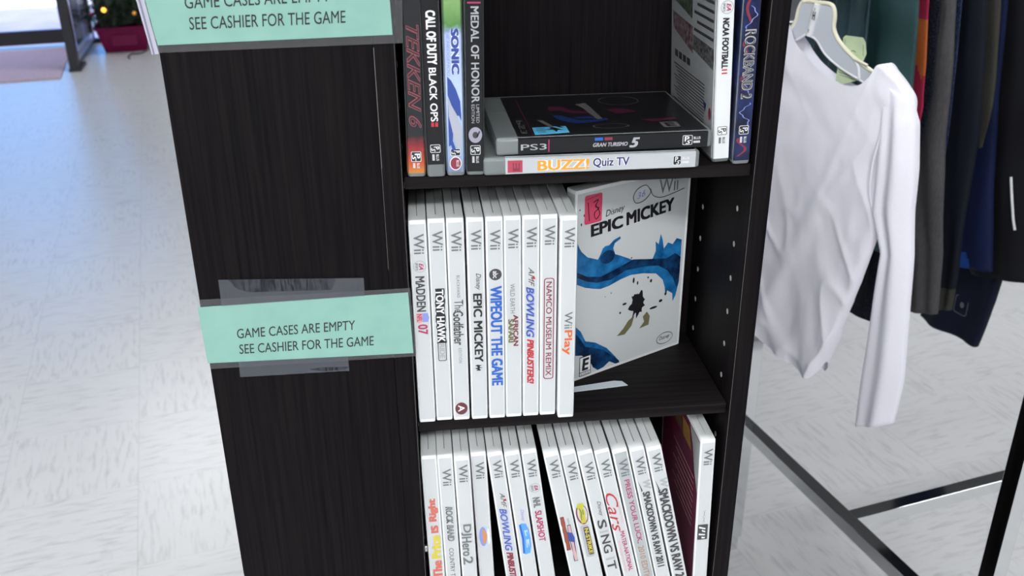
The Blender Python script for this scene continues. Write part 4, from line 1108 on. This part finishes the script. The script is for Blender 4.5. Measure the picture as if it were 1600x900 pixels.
# close the shoulder seams, leave the neck open
for i in range(nc - 1):
    s_ = 0.5 * (G[0][i][0][0] + G[0][i + 1][0][0])
    if s_ < -0.05 or s_ > 0.139:
        bm.faces.new((V[0][i][0], V[0][i + 1][0], V[1][i + 1][0], V[1][i][0]))
o = link('body', bm, wt_m, top)
for p in o.data.polygons: p.use_smooth = True
sv = cloth_tube('sleeve', [(0.150, 1.035, 0.204, 1.014, 0.009), (0.160, 0.965, 0.2165, 0.985, 0.016), (0.165, 0.895, 0.226, 0.915, 0.0175), (0.169, 0.825, 0.234, 0.850, 0.016), (0.195, 0.762, 0.247, 0.775, 0.014), (0.197, 0.660, 0.260, 0.662, 0.014), (0.198, 0.548, 0.271, 0.545, 0.014), (0.2015, 0.428, 0.268, 0.466, 0.013)], wt_m, top, 0.0035, 1.6, 2.0, tight=0.7, fade=0.15)
sv.location = (0, -0.006, 0)
cloth_tube('sleeve', [(-0.186, 1.000, -0.145, 1.040, 0.012), (-0.205, 0.900, -0.150, 0.93, 0.015), (-0.225, 0.700, -0.165, 0.70, 0.014), (-0.235, 0.480, -0.185, 0.46, 0.012)], wt_m, top, 0.003, 1.6, 5.0, tight=0.7).location = (0, 0.0, 0)
# cloth gathered where the sleeve joins
bm = bmesh.new()
tube(bm, catmull([(0.168, -0.0155, 0.992), (0.163, -0.018, 0.95), (0.158, -0.0185, 0.905), (0.160, -0.017, 0.86), (0.166, -0.010, 0.826)], 6), [0.0012] * 25, 8)
smooth(link('armhole_seam', bm, wt_m, top))

# hanger: translucent web with a cream rim
web = mat('milky_plastic', (0.60, 0.64, 0.70), 0.35, trans=0.15)
rim = mat('cream_plastic', (0.72, 0.70, 0.55), 0.35)
whp = mat('white_plastic', (0.78, 0.78, 0.80), 0.35)
hg = hang('clothes_hanger', 'milky plastic hanger with a cream rim carrying the white top', 'hanger', 0.858, -75)
on_end_rail(hg)
up_r = [(0.000, 1.139), (0.022, 1.139), (0.031, 1.133), (0.035, 1.120), (0.036, 1.102), (0.050, 1.083), (0.079, 1.064), (0.105, 1.052), (0.150, 1.034)]
lo_r = [(-0.006, 1.083), (0.006, 1.078), (0.026, 1.059), (0.057, 1.043), (0.100, 1.029), (0.148, 1.013)]
up_l = [(-0.028, 1.138), (-0.037, 1.131), (-0.041, 1.115), (-0.043, 1.104), (-0.054, 1.085), (-0.070, 1.074), (-0.100, 1.056), (-0.126, 1.040)]
lo_l = [(-0.018, 1.085), (-0.032, 1.076), (-0.066, 1.056), (-0.100, 1.036), (-0.125, 1.020)]
bm = bmesh.new()
hoff = lambda p: 0.0
hfn = lambda p, q, t_: (p, t_ + hoff(p), q)
prism(bm, up_r + lo_r[::-1], hfn, -0.0012, 0.0012)
prism(bm, [(0.000, 1.139), (-0.006, 1.083)] + lo_l + up_l[::-1], hfn, -0.0012, 0.0012)
link('web', bm, web, hg)
rim_pts = [(p, hoff(p), q) for p, q in up_l[::-1]] + [(p, 0, q) for p, q in up_r]
bm = bmesh.new(); tube(bm, catmull(rim_pts, 5), 0.0034, 8); smooth(link('rim', bm, rim, hg))
bm = bmesh.new(); tube(bm, catmull([(p, hoff(p), q) for p, q in lo_l[::-1] + lo_r], 5), 0.0022, 8); smooth(link('rim', bm, whp, hg))
bm = bmesh.new(); tube(bm, [(-0.001, -0.001, 1.137), (-0.005, -0.001, 1.110), (-0.011, -0.001, 1.084)], 0.0058, 12)
rib = smooth(link('hook_socket', bm, whp, hg))
flat('moulded_mark', [([(-0.004, 1.126), (-0.0022, 1.126), (-0.0032, 1.112), (-0.005, 1.112)], 0), ([(-0.0002, 1.125), (0.0016, 1.125), (0.0006, 1.111), (-0.0012, 1.111)], 0), ([(-0.0034, 1.120), (0.0008, 1.120), (0.0006, 1.1175), (-0.0038, 1.1175)], 0), ([(-0.0092, 1.096), (-0.0078, 1.096), (-0.0086, 1.090), (-0.010, 1.090)], 0), ([(-0.0015, 1.131), (-0.0003, 1.131), (-0.0007, 1.127), (-0.0019, 1.127)], 0)], lambda p, q: (p, -0.0072, q), [INK], rib)
bm = bmesh.new(); tube(bm, [(0.083, -0.0005, 1.063), (0.094, -0.0005, 1.048), (0.098, -0.0005, 1.031)], 0.0026, 8); smooth(link('cross_rib', bm, whp, hg))
bm = bmesh.new(); tube(bm, catmull([(0.083, -0.003, 1.062), (0.098, -0.004, 1.0585), (0.112, -0.004, 1.055)], 4), 0.0022, 8); smooth(link('strap_hook', bm, rim, hg))
bm = bmesh.new()
hook = [(0.000, 0.0, 1.138), (0.000, 0.0, 1.180), (0.000, 0.0012, 1.215), (0.000, 0.0030, 1.232), (0.000, 0.0100, 1.2330), (0.000, 0.0200, 1.2345), (0.000, 0.0300, 1.2335), (0.000, 0.0345, 1.226), (0.000, 0.0350, 1.214), (0.000, 0.0335, 1.205)]
tube(bm, catmull(hook, 4), 0.0015, 8); smooth(link('wire_hook', bm, chrome, hg))
tagm = noise_col(mat('pale_green_card', rough=0.7), (60, 60, 60), (0.42, 0.52, 0.33), (0.47, 0.57, 0.37))
def paper_tag(poly, nn, marks):
    bm = bmesh.new(); prism(bm, poly, hfn, nn, nn + 0.0006)
    o = link('paper_tag', bm, tagm, hg)
    flat('tag_print', marks, lambda p, q: (p, nn - 0.0002, q), [INK], o)
    return o
arc = [(0.0765 + 0.0058 * math.cos(R(a)), 1.0665 + 0.0058 * math.sin(R(a))) for a in range(40, 250, 20)]
arc2 = [(0.0765 + 0.0047 * math.cos(R(a)), 1.0665 + 0.0047 * math.sin(R(a))) for a in range(40, 250, 20)]
paper_tag([(0.057, 1.0935), (0.090, 1.0945), (0.0965, 1.088), (0.101, 1.070), (0.094, 1.050), (0.068, 1.050), (0.055, 1.074), (0.053, 1.089)], 0.004,
          [(arc + arc2[::-1], 0), ([(0.0570, 1.088), (0.0577, 1.088), (0.0588, 1.073), (0.0581, 1.073)], 0), ([(0.0925, 1.084), (0.0932, 1.084), (0.0962, 1.066), (0.0955, 1.066)], 0), ([(0.084, 1.058), (0.0858, 1.060), (0.087, 1.056), (0.0852, 1.054)], 0)])
paper_tag([(0.050, 1.042), (0.096, 1.033), (0.094, 1.027), (0.060, 1.014), (0.050, 1.018)], 0.004,
          [([(0.054, 1.034), (0.090, 1.031), (0.090, 1.0302), (0.054, 1.0332)], 0), ([(0.056, 1.030), (0.084, 1.027), (0.084, 1.0263), (0.056, 1.0293)], 0)])

# the clothes behind, one after another along the bar
GC = 'dark garments hanging behind the white top'
zt0 = 1.206
def garment(name, label, cat, u, ang, rows, m, amp, freq, seed, part='body', mats=None, mi_fn=None, tight=0.55, group=GC, fade=0.12):
    g = hang(name, label, cat, u, ang, group)
    o = cloth_tube(part, rows, m, g, amp, freq, seed, mats=mats, mi_fn=mi_fn, tight=tight, fade=fade)
    # a wire hook lifts it onto the bar
    bm = bmesh.new()
    c_ = -(BARV - 0.66)
    pts = [(c_ + 0.012, 0, zt0 - 0.012), (c_ + 0.0135, 0, zt0 + 0.006)] + [(c_ + 0.0135 * math.cos(R(a)), 0, BARZ + 0.0135 * math.sin(R(a))) for a in range(0, 200, 25)]
    tube(bm, pts, 0.0013, 6)
    smooth(link('hanger_hook', bm, chrome, g))
    return g, o
satin = fabric('dark_teal_satin', (0.014, 0.036, 0.047), (0.023, 0.055, 0.066), 0.40, bump=0.05, spec=0.5)
tealm = fabric('bottle_green_cloth', (0.018, 0.052, 0.056), (0.026, 0.068, 0.070), 0.6, bump=0.1, spec=0.35)
garment('satin_blouse', 'dark teal satin blouse with deep folds directly behind the white top', 'blouse', 0.911, -88,
        [(-0.10, zt0, 0.05, zt0, 0.005), (-0.16, 1.16, 0.062, 1.16, 0.006), (-0.17, 1.0, 0.075, 1.01, 0.007), (-0.17, 0.78, 0.09, 0.79, 0.007)], satin, 0.0060, 6.0, 1.3)
garment('green_trousers', 'smooth bottle green trousers behind the teal satin blouse', 'trousers', 0.944, -88,
        [(-0.12, zt0, 0.112, zt0, 0.006), (-0.14, 1.155, 0.122, 1.155, 0.008), (-0.15, 1.036, 0.141, 1.036, 0.008), (-0.15, 0.90, 0.152, 0.90, 0.008), (-0.14, 0.715, 0.166, 0.738, 0.008)], tealm, 0.0025, 3.0, 4.1)
blackm = fabric('black_cloth', (0.0035, 0.0038, 0.0055), (0.006, 0.006, 0.009), 0.8)
garment('black_skirt', 'black garment with a straight hem seen under the white sleeve', 'skirt', 0.968, -88,
        [(-0.10, zt0, 0.02, zt0, 0.004), (-0.14, 1.0, 0.06, 1.0, 0.005), (-0.15, 0.59, 0.095, 0.600, 0.005)], blackm, 0.0015, 4.0, 2.2)
# sunset sweater: bands of magenta and orange
om = fabric('orange_knit', (0.42, 0.10, 0.025), (0.48, 0.13, 0.03)); mgm = fabric('magenta_knit', (0.32, 0.018, 0.055), (0.38, 0.025, 0.07))
garment('banded_sweater', 'orange and magenta banded sweater, a narrow bright strip among dark clothes', 'sweater', 0.985, -88,
        [(-0.10, zt0, 0.085, zt0, 0.004), (-0.14, 1.15, 0.103, 1.15, 0.005), (-0.15, 1.05, 0.120, 1.05, 0.006), (-0.15, 0.985, 0.131, 0.985, 0.006), (-0.15, 0.86, 0.120, 0.86, 0.006)], None, 0.0012, 3, 0.4,
        mats=[om, mgm], mi_fn=lambda c_: 1 if (c_.z > 1.120 + 0.35 * (c_.x - 0.10) or c_.z < 1.042 + 0.012 * math.sin(c_.x * 200) + 0.3 * (c_.x - 0.12)) else 0)
knit = noise_col(mat('charcoal_tweed', rough=0.9, spec=0.15), (320, 320, 420), (0.003, 0.004, 0.008), (0.022, 0.028, 0.042), 0.4, 0.7, 3, bump=0.6)
garment('tweed_cardigan', 'charcoal tweed cardigan between the banded sweater and the grey trousers', 'cardigan', 1.005, -88,
        [(-0.10, zt0, 0.090, zt0, 0.004), (-0.14, 1.15, 0.106, 1.15, 0.005), (-0.15, 1.0, 0.122, 1.0, 0.006), (-0.13, 0.80, 0.115, 0.80, 0.006), (-0.10, 0.548, 0.085, 0.561, 0.006)], knit, 0.0015, 3, 5.0)
greym = noise_col(mat('mid_grey_twill', rough=0.85, spec=0.15), (500, 500, 90), (0.062, 0.060, 0.064), (0.080, 0.077, 0.081), 0.35, 0.65, 3, bump=0.2)
denim = noise_col(mat('navy_denim', rough=0.9, spec=0.15), (700, 700, 300), (0.010, 0.016, 0.045), (0.05, 0.07, 0.14), 0.4, 0.7, 3, bump=0.3)
garment('grey_trousers', 'grey trousers with a stitched hem hanging right of the white sleeve', 'trousers', 1.03, -88,
        [(-0.06, zt0, 0.104, zt0, 0.006), (-0.07, 1.149, 0.113, 1.149, 0.008), (-0.06, 1.05, 0.128, 1.05, 0.009), (0.00, 0.926, 0.142, 0.926, 0.009), (0.06, 0.80, 0.166, 0.80, 0.009), (0.10, 0.733, 0.182, 0.735, 0.009), (0.133, 0.605, 0.197, 0.628, 0.008)], greym, 0.0025, 2.0, 3.3)
garment('denim_jacket', 'navy denim jacket showing only a thin ragged edge beside the grey trousers', 'jacket', 1.0515, -88,
        [(-0.10, zt0, 0.090, zt0, 0.004), (-0.12, 1.149, 0.1025, 1.149, 0.005), (-0.12, 1.05, 0.1155, 1.05, 0.005), (-0.10, 0.926, 0.1265, 0.926, 0.005), (-0.06, 0.80, 0.130, 0.80, 0.005)], denim, 0.001, 3.0, 6.0)
navym = fabric('midnight_cloth', (0.0032, 0.005, 0.010), (0.006, 0.0085, 0.015), 0.8)
olivem = fabric('olive_lining', (0.030, 0.030, 0.026), (0.042, 0.041, 0.034), 0.85)
garment('midnight_trousers', 'midnight blue trousers with an olive hem right of the grey trousers', 'trousers', 1.0785, -88,
        [(-0.06, zt0, 0.120, zt0, 0.008), (-0.07, 1.148, 0.128, 1.148, 0.010), (-0.06, 1.051, 0.148, 1.051, 0.010), (0.0, 0.938, 0.164, 0.938, 0.010), (0.06, 0.80, 0.172, 0.80, 0.010), (0.10, 0.70, 0.176, 0.715, 0.010), (0.128, 0.600, 0.181, 0.620, 0.009)], None, 0.003, 2.2, 1.0,
        mats=[navym, olivem], mi_fn=lambda c_: 1 if c_.z < 0.648 + 0.25 * (c_.x - 0.15) else 0)
garment('olive_scarf', 'olive strip of cloth tapering to a point beside the midnight trousers', 'scarf', 1.104, -88,
        [(0.02, zt0, 0.118, zt0, 0.005), (0.03, 1.148, 0.126, 1.148, 0.006), (0.06, 1.04, 0.147, 1.04, 0.006), (0.10, 0.98, 0.1545, 0.98, 0.005), (0.146, 0.905, 0.150, 0.908, 0.002)], olivem, 0.001, 1.5, 2.0)
bluem = fabric('royal_blue_cloth', (0.003, 0.007, 0.036), (0.0045, 0.010, 0.050), 0.75)
blueh = fabric('bright_blue_hem', (0.010, 0.045, 0.20), (0.014, 0.06, 0.25), 0.75)
garment('blue_shirt', 'deep blue shirt with a brighter blue hem behind the midnight trousers', 'shirt', 1.13, -88,
        [(-0.06, zt0, 0.110, zt0, 0.009), (-0.07, 1.143, 0.119, 1.143, 0.011), (-0.06, 0.99, 0.139, 0.99, 0.012), (0.02, 0.83, 0.168, 0.83, 0.012), (0.10, 0.672, 0.199, 0.694, 0.010)], None, 0.0025, 2.0, 3.0,
        mats=[bluem, blueh], mi_fn=lambda c_: 1 if (c_.z < 0.708 + 0.1 * (c_.x - 0.15) and c_.x < 0.172 - (c_.z - 0.67) * 0.6) else 0)
bj, bo = garment('black_jacket', 'black jacket with a white piping line at the right picture edge', 'jacket', 1.175, -88,
        [(-0.06, zt0, 0.125, zt0, 0.012), (-0.07, 1.141, 0.140, 1.141, 0.016), (-0.06, 0.99, 0.180, 0.99, 0.017), (0.02, 0.83, 0.230, 0.83, 0.016), (0.120, 0.652, 0.262, 0.690, 0.013)], blackm, 0.003, 2.0, 5.5)
bm = bmesh.new()
tube(bm, [(0.176, -0.0215, 0.858), (0.187, -0.022, 0.825), (0.199, -0.022, 0.790), (0.206, -0.021, 0.772)], 0.0022, 8)
smooth(link('white_piping', bm, mat('white_cord', (0.6, 0.62, 0.62), 0.7), bj))
shn = fabric('navy_mesh', (0.003, 0.0045, 0.015), (0.005, 0.007, 0.022), 0.8)
sg, so = garment('navy_shorts', 'navy sports shorts with a small outlined emblem, lowest of the hanging clothes', 'shorts', 1.22, -88,
        [(0.00, zt0, 0.08, zt0, 0.006), (0.00, 0.90, 0.12, 0.90, 0.009), (0.01, 0.70, 0.155, 0.70, 0.014), (-0.005, 0.56, 0.150, 0.600, 0.016), (-0.022, 0.494, 0.132, 0.496, 0.015)], shn, 0.006, 1.6, 4.4)
emb = rrect(0.078, 0.553, 0.110, 0.590, 0.006, 3); emi = rrect(0.0795, 0.5545, 0.1085, 0.5885, 0.005, 3)
el_m = mat('dim_white_print', (0.10, 0.105, 0.12), 0.6)
flat('emblem_outline', ring_polys(emb, emi, 0)[4:] + [(ellipse(0.096, 0.573, 0.005, 0.006, 12), 0)], lambda p, q: (p, -0.0265, q), [el_m], sg)

# ================================================================== TREE BY THE DOOR
tubm = mat('burgundy_plastic', (0.17, 0.002, 0.055), 0.45, spec=0.25)
TU, TV = -0.50, 7.30
tb = empty('storage_tub', W(TU, TV, 0), ROT); tag(tb, 'burgundy plastic tub holding the small lit tree by the door', 'tub')
bm = bmesh.new()
prof = [(0.00, 0.145, 0.105), (0.006, 0.152, 0.11), (0.10, 0.175, 0.125), (0.165, 0.192, 0.135), (0.170, 0.205, 0.146), (0.188, 0.207, 0.148), (0.190, 0.196, 0.138), (0.02, 0.146, 0.105)]
rings = []
for z, a, b in prof:
    rings.append([bm.verts.new((x, y, z)) for x, y in rrect(-a, -b, a, b, 0.03, 5)])
n = len(rings[0])
for a, b in zip(rings, rings[1:]):
    for i in range(n): bm.faces.new((a[i], a[(i + 1) % n], b[(i + 1) % n], b[i]))
bm.faces.new(rings[0][::-1]); bm.faces.new(rings[-1])
smooth(link('tub_body', bm, tubm, tb))
for s in (-1, 1):
    bm = bmesh.new(); box(bm, (-0.09, s * 0.140 - 0.006, 0.05), (0.09, s * 0.140 - 0.004 + 0.010, 0.13), 0, 0.004); bmesh.ops.transform(bm, matrix=Matrix.Rotation(s * R(6), 4, 'X'), verts=bm.verts) if False else None
    link('label_panel', bm, tubm, tb)
tr = empty('artificial_tree', W(TU, TV, 0.022), ROT); tag(tr, 'dark green artificial tree standing in the burgundy tub', 'tree')
bm = bmesh.new(); tube(bm, [(0, 0, 0), (0, 0, 1.55)], [0.022, 0.008], 10); smooth(link('trunk', bm, mat('trunk_brown', (0.03, 0.02, 0.015), 0.9), tr))
bm = bmesh.new()
rr = random.Random(3)
for lay in range(15):
    z = 0.215 + (lay * 0.05 if lay < 4 else 0.2 + (lay - 4) * 0.1)
    rad = 0.31 * (1 - lay / 16.0) + 0.03
    for b_ in range(24 if lay < 4 else 15):
        a = 2 * PI * (b_ + rr.random() * 0.6) / 15 + lay
        d = Vector((math.cos(a), math.sin(a), -0.28 + rr.uniform(-0.1, 0.15))).normalized()
        ln = rad * rr.uniform(0.8, 1.1)
        for q_ in range(46):
            p = Vector((0, 0, z)) + d * (ln * (0.12 + 0.88 * q_ / 45))
            dr = (Vector((rr.uniform(-1, 1), rr.uniform(-1, 1), rr.uniform(-0.7, 0.9))) + d * 0.7).normalized()
            sd = dr.cross(Vector((0.3, 0.2, 1))).normalized() * (0.007 if lay < 4 else 0.004)
            tip = p + dr * rr.uniform(0.03, 0.055)
            if min(p.z, tip.z) < 0.176: continue
            bm.faces.new([bm.verts.new(p - sd), bm.verts.new(p + sd), bm.verts.new(tip)])
core = bmesh.new()
tube(core, [(0, 0, 0.185), (0, 0, 0.22), (0, 0, 0.6), (0, 0, 1.4)], [0.15, 0.19, 0.13, 0.02], 18)
bmesh.ops.subdivide_edges(core, edges=core.edges[:], cuts=2)
for v_ in core.verts:
    k_ = 1 + 0.25 * noise.noise(v_.co * 14)
    v_.co.x *= k_; v_.co.y *= k_ * 0.8
tg = noise_col(mat('pine_needles', rough=0.7), (30, 30, 30), (0.006, 0.018, 0.010), (0.016, 0.036, 0.018))
me = bpy.data.meshes.new('foliage'); bm.to_mesh(me); bm.free(); link_me('foliage', me, tg, tr); link('inner_foliage', core, tg, tr)
def bauble(name, u, v, z, r_, m, label, cat):
    o = empty(name, W(u, v, z)); tag(o, label, cat, 'ornaments on the tree')
    bm = bmesh.new(); bmesh.ops.create_uvsphere(bm, u_segments=14, v_segments=9, radius=r_); smooth(link('globe', bm, m, o), 180)
    bm = bmesh.new(); tube(bm, [(0, 0, r_ * 0.95), (0, 0, r_ * 1.35)], r_ * 0.35, 8); smooth(link('cap', bm, mat('brass_cap', (0.5, 0.35, 0.1), 0.3, metal=1.0), o))
amb = mat('amber_bulb', (0.9, 0.4, 0.05), 0.3, emit=(1.0, 0.42, 0.05), estr=3.0)
amb2 = mat('dim_amber_bulb', (0.5, 0.22, 0.03), 0.3, emit=(1.0, 0.4, 0.05), estr=0.5)
bauble('bulb', -0.600, 7.04, 0.335, 0.017, amb, 'glowing amber bulb on the left side of the small tree', 'bulb')
bauble('bulb', -0.395, 7.04, 0.300, 0.014, amb2, 'dim amber bulb on the right side of the small tree', 'bulb')
bauble('bauble', -0.690, 7.15, 0.250, 0.015, mat('aqua_glass', (0.08, 0.45, 0.45), 0.2), 'aqua bauble at the lower left of the small tree', 'bauble')
bauble('bauble', -0.700, 7.18, 0.290, 0.015, mat('ruby_glass', (0.25, 0.02, 0.08), 0.2), 'ruby bauble just above the aqua one on the small tree', 'bauble')
bm = bmesh.new()
tube(bm, catmull([(-0.36, 7.14, 0.006), (-0.40, 7.05, 0.006), (-0.46, 7.05, 0.006), (-0.485, 6.95, 0.006), (-0.475, 6.87, 0.006)], 6), 0.005, 8)
cb = smooth(link('power_cord', bm, frame_m)); cb.rotation_euler = ROT
tag(cb, 'dark power cord curling on the floor beside the burgundy tub', 'cord')
